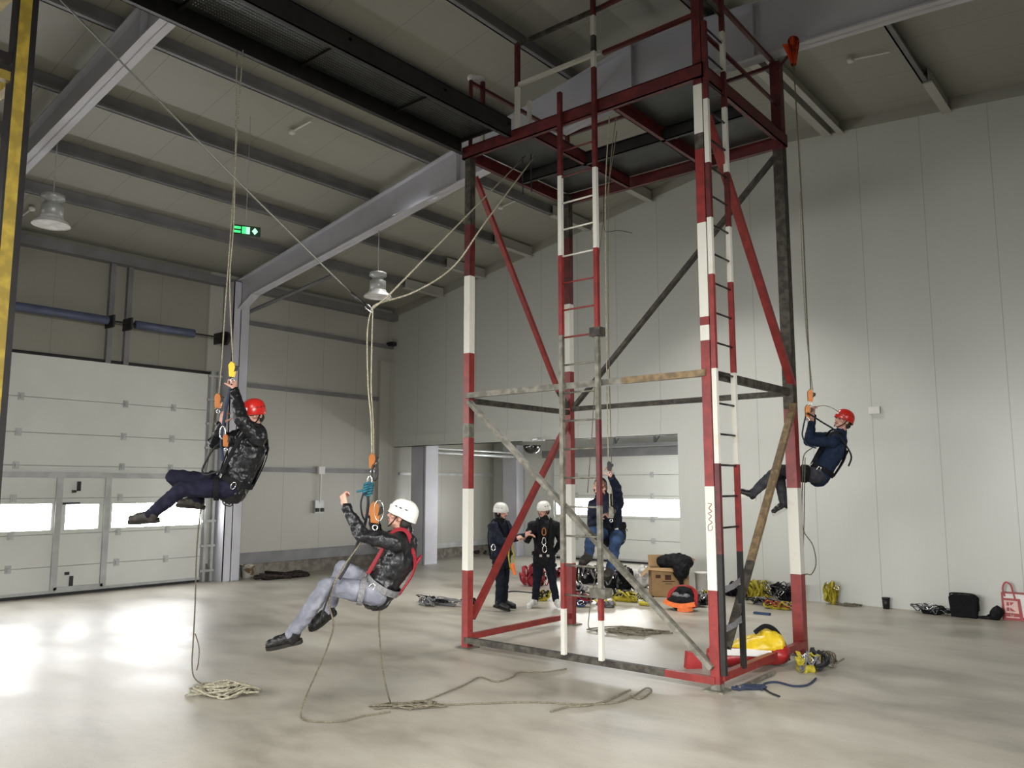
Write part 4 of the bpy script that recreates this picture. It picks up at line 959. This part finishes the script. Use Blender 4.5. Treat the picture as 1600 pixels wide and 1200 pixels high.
# person 3
FL = V((TX1+.25, TY1+.12, 7.42)); fp = px(1240, 80, 10.05)
t = thing('pulley_sleeve', 'bright orange sleeve on a bracket at the right corner of the platform', 'sleeve', fp)
g = G(); g.lathe([(.035, -.16), (.075, .12), (.06, .13), (.02, -.1)], fp, (RIGHT, FWD.cross(RIGHT), UP), 12); g.build('sleeve', M['orange_flag'], t, True)
g = G(); g.prism([(-.13, .10), (-.03, .11), (-.02, -.12)], RIGHT, UP, fp+FWD*.03, FWD*.01); g.build('flap', M['orange_flag'], t)
g = G(); g.tube([V((TX1, TY1, 7.4)), fp+UP*.02], .02); g.build('bracket', M['maroon'], t)
rope('climbing_rope', [fp-UP*.14, px(1246, 200, 10.1), px(1254, 340, 10.15), px(1260, 480, 10.2), px(1267, 612, 10.25)], .008, 'rope_grey', 'grey rope from the orange sleeve down to the right man’s hands')
rope('climbing_rope', [px(1250, 300, 10.15), px(1253, 400, 10.2), px(1260, 520, 10.25), px(1270, 610, 10.3)], .006, 'rope', 'pale second strand beside the right man’s grey rope')
clampdev('rope_clamp', px(1266, 618, 10.2), 1.3, 'brass', 'orange clamp above the right man’s hands')
clampdev('descender', px(1262, 642, 10.05), 1.3, 'brass', 'orange descender hanging before the right man’s face')
rope('sling', [px(1259, 650, 10.05), px(1255, 668, 10.05), px(1254, 682, 10.05), px(1262, 695, 10.05), px(1275, 700, 10.05)], .010, 'rope_blue', 'blue lanyard looping from the clamp to the right man’s elbow')
rope('sling', [px(1262, 645, 10.0), px(1285, 660, 10.0), px(1304, 672, 10.0), px(1318, 690, 10.15), px(1330, 712, 10.3), px(1326, 728, 10.4)], .011, 'rope_black', 'black lanyard running over the right man’s shoulder')
rope('cord', [px(1272, 636, 10.1), px(1290, 634, 10.1), px(1308, 642, 10.1), px(1322, 655, 10.12)], .004, 'rope_grey', 'thin cord arching from the hands to the right man’s helmet', None, 6, 'cord')
rope('climbing_rope', [px(1269, 700, 10.2), px(1256, 712, 10.1), px(1254, 745, 10.15), px(1253, 800, 10.2), px(1256, 830, 10.25), px(1270, 852, 10.3), px(1275, 880, 10.35), px(1268, 897, 10.4), px(1256, 902, 10.35), px(1252, 960, 10.3), atZ(1254, 1020, .02)], .007, 'rope_grey', 'grey rope loop hanging below the right man to the floor')
rope('climbing_rope', [px(1258, 715, 10.1), px(1257, 760, 10.12), px(1256, 830, 10.15), px(1254, 900, 10.2), atZ(1256, 1015, .02)], .006, 'rope_grey', 'straight grey rope behind the right tower post')
# person 4
T4 = V((-4.97, TY0+.1, TT))
rope('climbing_rope', [T4, px(946, 300, 9.7), px(947, 500, 9.75), px(950, 700, 9.75), px(952, 760, 9.7), px(953, 800, 9.6)], .0075, 'rope', 'pale rope from the platform to the raised hand of the man in jeans')
rope('climbing_rope', [T4+V((.06, .05, 0)), px(951, 300, 9.8), px(951, 520, 9.85), px(955, 700, 9.85), px(957, 790, 9.75)], .006, 'rope_grey', 'grey second rope beside the pale rope of the man in jeans')
rope('climbing_rope', [V((-5.12, 8.2, TT)), px(936, 400, 10.1), px(931, 560, 10.1), px(926, 660, 10.1), px(918, 770, 10.1)], .006, 'rope_grey', 'grey rope hanging free inside the tower left of the jeans man')
rope('climbing_rope', [px(950, 800, 9.6), px(936, 815, 9.5), px(933, 880, 9.6), px(925, 930, 9.8), px(920, 965, 10.0), atZ(921, 982, .02), atZ(940, 990, .015)], .006, 'rope_grey', 'grey rope loop hanging below the man in jeans')
rope('wire_tail', [px(943, 300, 9.6), px(944, 355, 9.6), px(950, 362, 9.6), px(966, 360, 9.6), px(988, 364, 9.6)], .004, 'rope_black', 'thin bent wire sticking out beside the ladder', None, 4, 'wire')
clampdev('rope_clamp', px(952, 728, 9.62), 1.0, 'black', 'dark clamp in the raised hand of the man in jeans')
clampdev('descender', px(955, 800, 9.5), 1.2, 'galv', 'grey descender before the chest of the man in jeans')
# gear on the standing pair
for i, (x, y, mk) in enumerate(((850, 835, 'brass'), (850, 850, 'chrome'), (851, 862, 'chrome'))):
    carabiner(px(x, y, 13.33), UP, RIGHT, .12, .07, .009, 'carabiner', mk, p6['_hn'])
carabiner(px(771, 860, 12.95), UP, RIGHT, .10, .07, .010, 'carabiner', 'chrome', p5['_hn'])
g = G(); g.tube(spline([px(797, 850, 12.95), px(795, 875, 12.9), px(799, 895, 12.9), px(803, 875, 12.95), px(799, 850, 12.95)], 5), .012, 6); g.build('lanyard', M['web_yellow'], p5['_hn'], True)
g = G(); g.ecap(px(801, 888, 12.9), px(804, 901, 12.88), .035, .025); g.build('glove', M['orange'], p5['_hn'], True)

# ------------------------------------------------------------------ rope coils and gear on the floor
def fl(x, y, m=.12):
    p = atZ(x, y)
    if p.x > OX1 and p.y > YG-m: p = V((p.x*(YG-m)/p.y, YG-m, 0))
    return p
def coil(name, c, rx, ry, n, r, mk, label, seed, h=.05, cat='rope', ang=0, group=None, tail=None, extra=0):
    rr = random.Random(seed); c = V(c); pts = []; ca, sa = math.cos(ang), math.sin(ang)
    for i in range(n*9):
        a = i*2*math.pi/9*(1+.07*math.sin(i*.31+seed)); k = .35+.65*rr.random()
        if i % 13 == 5: k *= 1.35
        u, v = rx*k*math.cos(a)+rx*.3*math.sin(i*.17), ry*k*math.sin(a)+ry*.3*math.cos(i*.13)
        pts.append(c+V((u*ca-v*sa, u*sa+v*ca, r+h*rr.random()*(1-k*.5))))
    if tail: pts += [V(p) for p in tail]
    g = G(); g.tube(spline(pts, 3), r, 5); o = g.build(name, M[mk], None, True, c); return tag(o, label, cat, group)
coil('rope_coil', atZ(352, 1085), .27, .18, 15, .0095, 'rope', 'tangled pile of pale rope on the floor at the lower left', 3, .13, ang=.6)
coil('rope_coil', atZ(640, 1106), .30, .10, 6, .008, 'rope_grey', 'grey rope tangle on the floor under the centre man', 5, .05, ang=.65)
coil('rope_coil', atZ(985, 988), .45, .28, 7, .008, 'rope_grey', 'loose grey rope heap on the floor behind the ladder foot', 8, .04, ang=.3)
coil('rope_coil', fl(1325, 940, .2), .22, .12, 5, .007, 'rope_grey', 'grey cord tangle by the gable wall right of the tower', 9, .05)
coil('rope_coil', atZ(1272, 1048), .13, .10, 7, .017, 'rope_black', 'thick black hose-like rope coil at the right tower post', 11, .28)
coil('rope_coil', atZ(1292, 1040), .13, .10, 5, .009, 'rope_grey', 'grey rope coil right of the black coil', 12, .20)
coil('rope_coil', atZ(1168, 1078), .16, .05, 5, .012, 'rope_blue', 'dark blue rope bundle lying in front of the nearest tower post', 13, .04, ang=.9)
rope('rope_length', [atZ(x, y, .012) for x, y in ((1190, 1078), (1195, 1068), (1215, 1066), (1240, 1072), (1262, 1070), (1275, 1060))], .011, 'rope_blue', 'dark blue rope winding from the black coil towards the bundle')
rope('rope_length', [atZ(x, y, .012) for x, y in ((1190, 1072), (1203, 1082), (1218, 1088))], .010, 'rope_black', 'short black rope end beside the blue rope')
rope('rope_length', [atZ(x, y, .01) for x, y in ((640, 1110), (665, 1095), (690, 1101), (760, 1099), (830, 1097), (900, 1100), (960, 1098), (990, 1087), (1010, 1075), (1018, 1080), (1000, 1092), (985, 1087))], .008, 'rope_grey', 'long grey rope lying across the floor in front of the tower')
rope('rope_length', [atZ(x, y, .01) for x, y in ((655, 1098), (690, 1085), (730, 1068), (750, 1058), (775, 1065), (800, 1058), (812, 1050), (850, 1050), (885, 1045))], .008, 'rope_grey', 'grey rope snaking on the floor beneath the tower base beam')
rope('rope_length', [atZ(x, y, .01) for x, y in ((860, 1112), (890, 1104), (920, 1102), (950, 1094), (975, 1082), (985, 1078))], .009, 'rope_grey', 'short grey rope end with loop right of the long rope')
rope('rope_length', [atZ(x, y, .01) for x, y in ((785, 928), (800, 924), (830, 926), (846, 927))], .012, 'rope_black', 'dark rope lying between the two standing men')
g = G(); a, b = atZ(1210, 1050, .03), atZ(1155, 1075, .03); g.beam(a, b, .03, .03); tag(g.build('metal_tube', M['galv'], None, False, a), 'thin grey metal tube on the floor by the nearest post', 'tube')

def gear(name, c, rx, ry, h, cols, label, seed, n=7, cat='harness', clips=3, group=None):
    """heap of webbing: each colour of strap its own part, plus metal clips"""
    rr = random.Random(seed); c = V((c[0], c[1], 0)); t = thing(name, label, cat, c, group)
    for ci, mk in enumerate(cols):
        g = G()
        for k in range(max(2, n//len(cols)+1)):
            c0 = c+V((rr.uniform(-rx, rx)*.6, rr.uniform(-ry, ry)*.6, 0)); pts = []; L = rr.randint(6, 9); a0 = rr.random()*6
            for i in range(L):
                a = a0+i*2*math.pi/L; q = rr.uniform(.5, 1.1); pts.append(c0+V((rx*.5*q*math.cos(a), ry*.6*q*math.sin(a), .012+rr.random()*h)))
            sp = spline(pts, 4, True); g.strap(sp, [V((rr.uniform(-.2, .2), rr.uniform(-.2, .2), 1)) for _ in sp], .045, .008, 0, True)
        g.build('webbing', M[mk], t)
    # padded part under the straps
    g = G(); 
    for k in range(4): g.ell(c+V((rr.uniform(-rx, rx)*.5, rr.uniform(-ry, ry)*.5, h*.22)), (rx*.38, ry*.42, h*.30))
    remeshed(g, .03, 'padding', M[cols[0]], t, 2, .02, 9)
    for k in range(clips):
        p = c+V((rr.uniform(-rx, rx)*.7, rr.uniform(-ry, ry)*.7, h*rr.uniform(.5, 1))); carabiner(p, V((rr.uniform(-1, 1), rr.uniform(-1, 1), .4)), V((0, .2, 1)), .11, .06, .007, 'clip', 'chrome', t)
    return t
gear('harness', fl(690, 945, 0.16), 0.53, 0.11, 0.11, ['web_grey', 'web_black'], 'grey and black harness straps on the floor left of the standing men', 21, 6)
gear('harness', fl(668, 946, 0.16), 0.20, 0.11, 0.14, ['web_grey'], 'whitish bundle of cords at the left end of the gear', 22, 4)
gear('harness', fl(838, 915, 0.33), 0.28, 0.28, 0.43, ['web_red', 'web_red', 'web_black'], 'red harness heap behind the men’s legs', 23, 9)
gear('harness', fl(845, 938, 0.19), 0.20, 0.14, 0.17, ['web_yellow', 'web_black'], 'yellow harness part lying at the feet of the man in white shoes', 24, 5)
gear('harness', fl(893, 905, 0.23), 0.28, 0.18, 0.17, ['web_yellow', 'web_black'], 'yellow and black straps behind the ladder’s left rail', 25, 6)
gear('harness', fl(905, 940, 0.21), 0.38, 0.16, 0.14, ['web_red', 'web_black'], 'red and black harness behind the lowest ladder rung', 26, 7)
gear('harness', fl(905, 948, 0.16), 0.28, 0.11, 0.09, [ 'web_blue', 'web_black'], 'teal blue straps in front of the red harness', 27, 5)
gear('harness', fl(925, 912, 0.28), 0.33, 0.23, 0.38, ['web_black', 'web_grey'], 'black harness heap with steel rings under the climber’s boots', 28, 9, clips=6)
gear('harness', fl(966, 920, 0.30), 0.33, 0.25, 0.43, ['web_black', 'web_black', 'web_grey'], 'tall black harness heap right of the ladder', 29, 9, clips=5)
gear('harness', fl(985, 940, 0.21), 0.45, 0.16, 0.17, ['web_yellow', 'web_black'], 'yellow and black harness in front of the cardboard box', 30, 8)
gear('harness', fl(1088, 948, 0.23), 0.25, 0.18, 0.20, ['web_grey', 'web_black'], 'grey straps between the orange bag and the nearest post', 31, 6)
gear('harness', fl(1182, 932, 0.26), 0.30, 0.21, 0.32, ['web_yellow', 'web_yellow'], 'bright yellow strap bundle against the gable wall', 32, 8)
gear('harness', fl(1196, 945, 0.19), 0.33, 0.14, 0.11, ['web_grey', 'web_black'], 'flat grey straps in front of the yellow bundle', 33, 6)
gear('harness', fl(1222, 940, 0.28), 0.38, 0.23, 0.32, ['web_black', 'web_grey', 'web_black'], 'black harness heap left of the right tower post', 34, 9, clips=5)
gear('harness', fl(1222, 952, 0.16), 0.30, 0.11, 0.12, ['web_yellow', 'web_red'], 'yellow and red straps below the black harness heap', 35, 6)
gear('harness', fl(1150, 930, 0.21), 0.28, 0.16, 0.23, ['web_black', 'web_black'], 'dark harness seen between the nearest post and its ladder', 36, 6)
gear('harness', fl(1300, 938, 0.16), 0.12, 0.11, 0.38, ['web_yellow', 'web_yellow'], 'small upright yellow strap bundle right of the tower', 37, 5)
gear('harness', fl(1462, 960, 0.16), 0.33, 0.11, 0.14, ['web_black', 'web_grey'], 'dark crumpled straps and gloves before the gable wall', 38, 6)
gear('harness', fl(1262, 1050, 0.14), 0.12, 0.09, 0.20, ['web_yellow', 'web_grey'], 'yellow strap lump at the foot of the right post', 39, 4)
gear('harness', fl(870, 902, .2), .20, .16, .20, ['web_red', 'web_black'], 'red strap heap between the man in white shoes and the ladder', 41, 6)
gear('harness', fl(948, 948, .2), .22, .12, .10, ['web_grey', 'web_yellow'], 'grey straps and rings around the foot of the ladder clamp', 42, 7, clips=5)
gear('harness', fl(905, 925, .2), .20, .14, .14, ['web_black', 'web_grey'], 'small black strap heap behind the lower ladder rungs', 43, 6)
gear('harness', fl(990, 908, .2), .22, .16, .20, ['web_black', 'web_black'], 'black webbing beside the white plastic bag', 44, 7)
gear('harness', fl(735, 944, .2), .20, .09, .09, ['web_black', 'web_grey'], 'dark straps behind the foot of the left tower post', 45, 5)
gear('harness', fl(1098, 944, .2), .16, .14, .22, ['web_grey', 'web_yellow'], 'grey green strap pile right of the orange bag', 46, 6)
g = G(); a = atZ(1188, 958, .02); g.ab(a.x-.1, a.x+.16, a.y-.04, a.y+.03, .002, .035); tag(g.build('tool_pouch', M['web_blue'], None, False, a), 'small dark blue pouch lying on the floor beyond the ladder', 'pouch')
g = G(); a = atZ(1007, 947, .0); g.ecap(a+V((-.07, 0, .04)), a+V((.08, .02, .04)), .038, .03); tag(g.build('glove', M['web_yellow'], None, True, a), 'lime yellow glove lying before the cardboard box', 'glove')
# cardboard box with flaps, jacket on it
bx0 = atZ(1018, 927)*.965; bx0.z = 0; bu = V((.86, .50, 0)).normalized() if False else V((.80, .60, 0)).normalized(); bv = V((-bu.y, bu.x, 0)); BW, BD, BH = .68, .42, .52
t = thing('cardboard_box', 'large open brown cardboard box beneath the black jacket', 'box', bx0)
def bq(u, v, z): return bx0+bu*u+bv*v+V((0, 0, z))
def slab(name, pts, m, par, th=.006, n=None):
    pts = [V(p) for p in pts]; nn = (pts[1]-pts[0]).cross(pts[2]-pts[0]).normalized()*th; k_ = len(pts)
    g = G(); g.add(pts+[p+nn for p in pts], [tuple(range(k_-1, -1, -1)), tuple(range(k_, 2*k_))]+[(i, (i+1) % k_, k_+(i+1) % k_, k_+i) for i in range(k_)]); return g.build(name, m, par)
g = G()
for a, b in (((0, 0), (BW, 0)), ((BW, 0), (BW, BD)), ((BW, BD), (0, BD)), ((0, BD), (0, 0))):
    p, q = bq(*a, .0), bq(*b, .0); d = (q-p).normalized(); n_ = V((-d.y, d.x, 0))*.008; g.hexa([p, q, q+n_, p+n_]+[x+V((0, 0, BH)) for x in (p, q, q+n_, p+n_)])
p = [bq(0, 0, .003), bq(BW, 0, .003), bq(BW, BD, .003), bq(0, BD, .003)]; g.hexa(p+[x+V((0, 0, .01)) for x in p]); g.build('carton', M['card'], t)
slab('flap', [bq(0, -.005, BH), bq(BW, -.005, BH), bq(BW+.02, -.20, BH-.06), bq(-.05, -.22, BH-.05)], M['card'], t) if False else None
slab('flap', [bq(-.05, -.10, BH-.03), bq(BW-.02, -.10, BH-.08), bq(BW-.0, 0, BH), bq(.0, .0, BH)], M['card'], t)
slab('flap', [bq(0, 0, BH), bq(0, BD, BH), bq(-.14, BD, BH-.16), bq(-.16, .0, BH-.16)], M['card'], t)
slab('flap', [bq(0, BD, BH), bq(BW, BD, BH), bq(BW, BD+.06, BH+.20), bq(0, BD+.06, BH+.20)], M['card'], t)
slab('flap', [bq(BW, 0, BH), bq(BW, BD, BH), bq(BW+.12, BD, BH+.16), bq(BW+.12, 0, BH+.16)], M['card'], t)
def onbox(u0, u1, z0, z1, nm='print'): 
    g = G(); p = [bq(u0, -.003, z0), bq(u1, -.003, z0), bq(u1, 0, z0), bq(u0, 0, z0)]; g.hexa(p+[x+V((0, 0, z1-z0)) for x in p]); return g.build(nm, M['print'], t)
onbox(.08, .17, .34, .40); onbox(.25, .36, .31, .40); onbox(.20, .43, .275, .29); onbox(.25, .38, .235, .245)
g = G(); jc = bq(BW*.72, BD*.3, BH+.10)
g.ell(jc, (.32, .24, .15)); g.ell(jc+V((-.18, -.06, .0)), (.19, .16, .13)); g.ell(jc+V((.16, -.14, -.10)), (.16, .14, .20)); g.ecap(jc+V((.08, -.20, .0)), bq(BW*.80, -.05, BH-.26), .07, .045); g.ell(jc+V((.12, -.08, -.08)), (.16, .16, .12)); g.ell(jc+V((.05, .0, .07)), (.14, .12, .09))
tag(remeshed(g, .014, 'jacket', M['jk_black'], None, 3, .022, 8, origin=jc), 'black jacket thrown over the open cardboard box', 'jacket')
# white plastic bag and bucket near the box
c = atZ(1000, 918); g = G()
for i in range(6): g.ell(c+V((rnd.uniform(-.15, .15), rnd.uniform(-.12, .12), .10+.05*i)), (.16-.015*i, .14-.012*i, .10))
tag(remeshed(g, .02, 'plastic_bag', M['whiteplastic'], None, 2, .03, 10, origin=c), 'crumpled white plastic bag left of the cardboard box', 'bag')
def bucket(c, r, h, label, dirt=True):
    c = V(c); t = thing('bucket', label, 'bucket', c)
    g = G(); g.lathe([(.01, .0), (r*.82, 0), (r, h), (r*1.06, h), (r*1.06, h-.02), (r*.95, h-.02), (r*.78, .02), (.01, .02)], c, cap=False); g.build('shell', M['bucket'] if dirt else M['whiteplastic'], t, True)
    g = G(); g.tube([c+V((r*1.05*math.cos(a), r*1.05*math.sin(a)*.3-r*.9, h-.02-abs(math.sin(a))*.06)) for a in [math.pi*i/10 for i in range(11)]], .004, 6); g.build('handle', M['alu'], t, True)
M['bucket'] = mat('stained_white_bucket', (.62, .60, .54), .5, 0, .2, 9, col2=(.22, .15, .08), fac=(.44, .5))
bucket(atZ(383, 902)+V((.1, 0, 0)), .15, .28, 'stained white bucket at the foot of the steel column')
bucket(atZ(1098, 930), .14, .42, 'tall white bucket between the cardboard box and the nearest post', False)
# rubble along the plinth
def rubble(cx, cy, w, label, seed):
    rr = random.Random(seed); c = atZ(cx, cy); g = G()
    for i in range(16): g.ell(c+V((rr.uniform(0, .25), rr.uniform(-w, w), .03+rr.random()*.06)), (rr.uniform(.05, .12), rr.uniform(.08, .2), .05))
    tag(remeshed(g, .03, 'rubble_heap', M['trash'], None, 1, .03, 12, origin=c), label, 'rubble', None, 'stuff')
rubble(435, 903, .55, 'dark heap of scrap and rubble along the side wall', 2)
rubble(735, 866, .45, 'dark scrap along the annex side wall behind the left tower post', 3)
for i, (x0, y0, x1, y1) in enumerate(((405, 898, 455, 902), (415, 894, 462, 898))):
    a, b = atZ(x0, y0, .12-.04*i), atZ(x1, y1, .06); g = G(); g.tube([a, b], .035, 10); tag(g.build('steel_pipe', M['trash'], None, True, a), ['upper', 'lower'][i]+' of two dark pipes on the scrap by the side wall', 'pipe')
# orange and black tool bag
c = atZ(1066, 953); t = thing('equipment_bag', 'orange and black open equipment bag before the cardboard box', 'bag', c)
g = G(); g.ell(c+V((0, 0, .12)), (.26, .16, .13)); g.ell(c+V((0, .08, .24)), (.20, .07, .13)); remeshed(g, .016, 'bag_body', M['web_black'], t, 3, .014, 9)
g = G(); g.strap(spline([c+V((-.24, -.05, .06)), c+V((-.22, .06, .28)), c+V((0, .15, .36)), c+V((.22, .06, .28)), c+V((.25, -.05, .06))], 6), [V((0, -1, .2))]*25, .06, .02); g.build('opening_trim', M['redplastic'], t)
g = G(); g.strap(spline([c+V((-.27, -.10, .13)), c+V((-.1, -.185, .10)), c+V((.1, -.18, .09)), c+V((.27, -.08, .12))], 6), [V((0, -1, .3))]*19, .075, .02); g.build('orange_panel', M['orange'], t)
g = G(); g.strap(spline([c+V((.02, -.19, .03)), c+V((.14, -.19, .03)), c+V((.24, -.10, .04))], 6), [V((0, -1, .2))]*13, .06, .02); g.build('orange_panel', M['orange'], t)
g = G(); g.ell(c+V((-.08, -.05, .24)), (.06, .05, .04)); g.ell(c+V((.10, -.04, .23)), (.06, .05, .04)); g.ell(c+V((.0, -.05, .22)), (.09, .05, .03)); remeshed(g, .012, 'contents', M['web_grey'], t, 1, .012, 26)
# yellow rescue bag with red and white base inside the tower foot
c = atZ(1165, 1042); t = thing('rescue_bag', 'bright yellow bag with red base lying inside the tower foot', 'bag', c)
ax_ = (V((.70, .71, 0)), V((-.71, .70, 0)), V((0, 0, 1)))
def lq(u, v, z): return c+ax_[0]*u+ax_[1]*v+V((0, 0, z))
g = G(); g.ecap(lq(-.30, .05, .12), lq(.40, .05, .14), (.20, .12), (.19, .13), ax_[1]); remeshed(g, .02, 'red_base', M['redplastic'], t, 2, .008, 8)
g = G(); g.ecap(lq(.0, .06, .20), lq(.34, .06, .24), (.19, .10), (.19, .14), ax_[1]); g.ecap(lq(-.30, .04, .17), lq(.2, .05, .22), (.10, .06), (.17, .11), ax_[1]); g.ell(lq(.28, .05, .33), (.08, .12, .07), ax_); remeshed(g, .016, 'yellow_cover', M['yellow'], t, 3, .012, 9)
g = G(); g.strap([lq(-.42, -.14, .20), lq(-.1, -.16, .19), lq(.25, -.15, .16)], [V((0, -1, .6))]*3, .08, .012); g.build('white_band', M['whiteplastic'], t)
g = G(); g.tube(spline([lq(.14, .05, .36), lq(.26, .05, .43), lq(.38, .04, .38), lq(.47, .02, .22), lq(.50, .0, .06)], 5), .026, 8); g.build('carry_handle', M['web_black'], t, True)
c = atZ(1085, 1045)
g = G(); g.prism([(-.09, 0), (.09, 0), (.08, .16), (-.07, .18)], ax_[0], V((0, 0, 1)), c, ax_[1]*.10); tag(g.build('red_case', M['redplastic'], None, False, c), 'small dark red case behind the foot of the nearest post', 'case')
# by the gable wall: cup, black bag, cap, shopping bags
c = fl(1385, 949); t = thing('paper_cup', 'small black cup standing on the floor at the gable wall', 'cup', c)
g = G(); g.lathe([(.01, 0), (.05, 0), (.062, .17), (.055, .17), (.045, .01), (.01, .01)], c, n=16, cap=False); g.build('cup_body', M['black'], t, True)
g = G(); g.lathe([(.066, .165), (.066, .18), (.03, .185), (.01, .185)], c, n=16); g.build('lid', M['dark'], t, True)
c = fl(1508, 960, .3); t = thing('shoulder_bag', 'upright black shoulder bag against the gable wall', 'bag', c)
g = G(); g.prism([(-.19, 0), (.17, 0), (.20, .30), (.16, .34), (-.16, .34), (-.21, .31)], V((1, 0, 0)), V((0, 0, 1)), c+V((0, -.06, 0)), V((0, .13, 0))); remeshed(g, .012, 'bag_body', M['web_black'], t, 5, .006, 9)
g = G(); g.tube(spline([c+V((-.18, -.04, .32)), c+V((-.16, -.05, .36)), c+V((.12, -.05, .36)), c+V((.19, -.04, .30)), c+V((.20, -.03, .12))], 5), .012, 8); g.build('carry_strap', M['web_black'], t, True)
c = atZ(1549, 968)
g = G(); g.ecap(c+V((.06, 0, .08)), c+V((.09, .02, .12)), .085, .085); g.ecap(c+V((-.02, 0, .04)), c+V((.06, 0, .07)), .04, .08); g.ecap(c+V((-.17, -.02, .02)), c+V((.08, 0, .03)), .02, .04); g.ell(c+V((.09, 0, .20)), (.02, .02, .02))
tag(remeshed(g, .010, 'cap', M['jk_black'], None, 3, .008, 10, origin=c), 'black cap lying between the black bag and the red shopping bag', 'cap')
def shopbag(c, label, wd, dp, ht, full=True):
    c = V(c); t = thing('shopping_bag', label, 'bag', c)
    g = G(); g.prism([(-wd/2, 0), (wd/2, 0), (wd*.47, ht), (-wd*.47, ht)], V((1, 0, 0)), V((0, 0, 1)), c, V((0, dp, 0))); g.build('bag_body', M['whiteplastic'], t)
    g = G()
    for x0, x1, z0, z1 in ((-wd/2, wd/2, 0, .05), (-wd/2, -wd/2+.03, 0, ht), ): g.ab(c.x+x0, c.x+x1, c.y-.004, c.y, c.z+z0, c.z+z1)
    g.ab(c.x-wd/2, c.x+wd*.47, c.y-.006, c.y+dp+.004, c.z+ht-.012, c.z+ht+.004); g.build('red_edge', M['redplastic'], t)
    # front panel: red frame, pink square with the mark
    x0 = c.x-wd/2+.01; pw = min(.235, wd-.02)
    g = G(); g.prism([(x0, .0), (x0+pw+.03, 0), (x0+pw, ht*.80), (x0-.005, ht*.80)], V((1, 0, 0)), V((0, 0, 1)), V((0, c.y-.006, c.z)), V((0, .004, 0))); g.build('printed_panel', M['redplastic'], t)
    g = G(); g.prism([(x0+.03, ht*.26), (x0+pw-.025, ht*.26), (x0+pw-.035, ht*.72), (x0+.02, ht*.72)], V((1, 0, 0)), V((0, 0, 1)), V((0, c.y-.009, c.z)), V((0, .003, 0))); g.build('pale_square', M['pink'], t)
    g = G(); kx, kz, s = x0+.055, ht*.33, ht*.33
    for poly in ([(0, 0), (.28, 0), (.28, .40), (0, .40)], [(0, .60), (.28, .60), (.28, 1), (0, 1)], [(.38, 1), (.85, 1), (.42, .60)], [(.38, .42), (.95, 0), (.5, 0), (.34, .15)]):
        g.prism([(kx+u*s*.9, kz+v*s) for u, v in poly], V((1, 0, 0)), V((0, 0, 1)), V((0, c.y-.012, c.z)), V((0, .003, 0)))
    g.build('letter_mark', M['redplastic'], t)
    text('La', (x0+pw*.5, c.y-.009, c.z+ht*.18), ROT_NY, .05, M['pink'], t, 'printed_word')
    g = G(); g.ab(x0+.04, x0+pw-.02, c.y-.009, c.y-.006, c.z+ht*.09, c.z+ht*.125); g.build('printed_line', M['pink'], t)
    for yy in (0, dp):
        g = G(); h = [c+V((-wd*.36 , yy-.004, ht*.86)), c+V((-wd*.42, yy-.006, ht+.06)), c+V((-wd*.30, yy-.01, ht+.155)), c+V((-wd*.12, yy-.01, ht+.12)), c+V((-.02, yy-.006, ht+.02)), c+V((.0, yy-.004, ht*.80))]
        sp = spline(h, 5); g.strap(sp, [V((0, -1, 0))]*len(sp), .026, .004); g.build('handle', M['redplastic'], t)
    return t
shopbag(atZ(1584, 969)+V((.04, -.02, 0)), 'red and white shopping bag with a K mark at the right edge', .36, .16, .40)
shopbag(atZ(1612, 966)+V((.22, .02, 0)), 'second white shopping bag cut off by the right edge', .34, .16, .40)

# repeats of a kind share a group
GROUPS = {'harness': 'harnesses and straps lying on the floor', 'climbing_rope': 'climbing ropes of the hanging men', 'rope_coil': 'rope coils on the floor', 'rope_length': 'rope lengths lying on the floor',
          'sling': 'slings and lanyards of the hanging men', 'high_bay_lamp': 'hanging high bay lamps', 'smoke_detector': 'smoke detectors on the ceiling', 'ladder': 'ladders fixed to the tower', 'descender': 'descenders on the ropes',
          'rope_clamp': 'rope clamps', 'carabiner': 'carabiners in the rigging', 'support_rope': 'ropes from the platform to the junction', 'shopping_bag': 'shopping bags at the gable wall', 'bucket': 'white buckets',
          'rubble_heap': 'scrap heaps along the side wall', 'steel_pipe': 'pipes on the scrap heap'}
for o in SC.objects:
    b_ = o.name.split('.')[0]
    if o.parent is None and b_ in GROUPS and 'label' in o.keys(): o['group'] = GROUPS[b_]
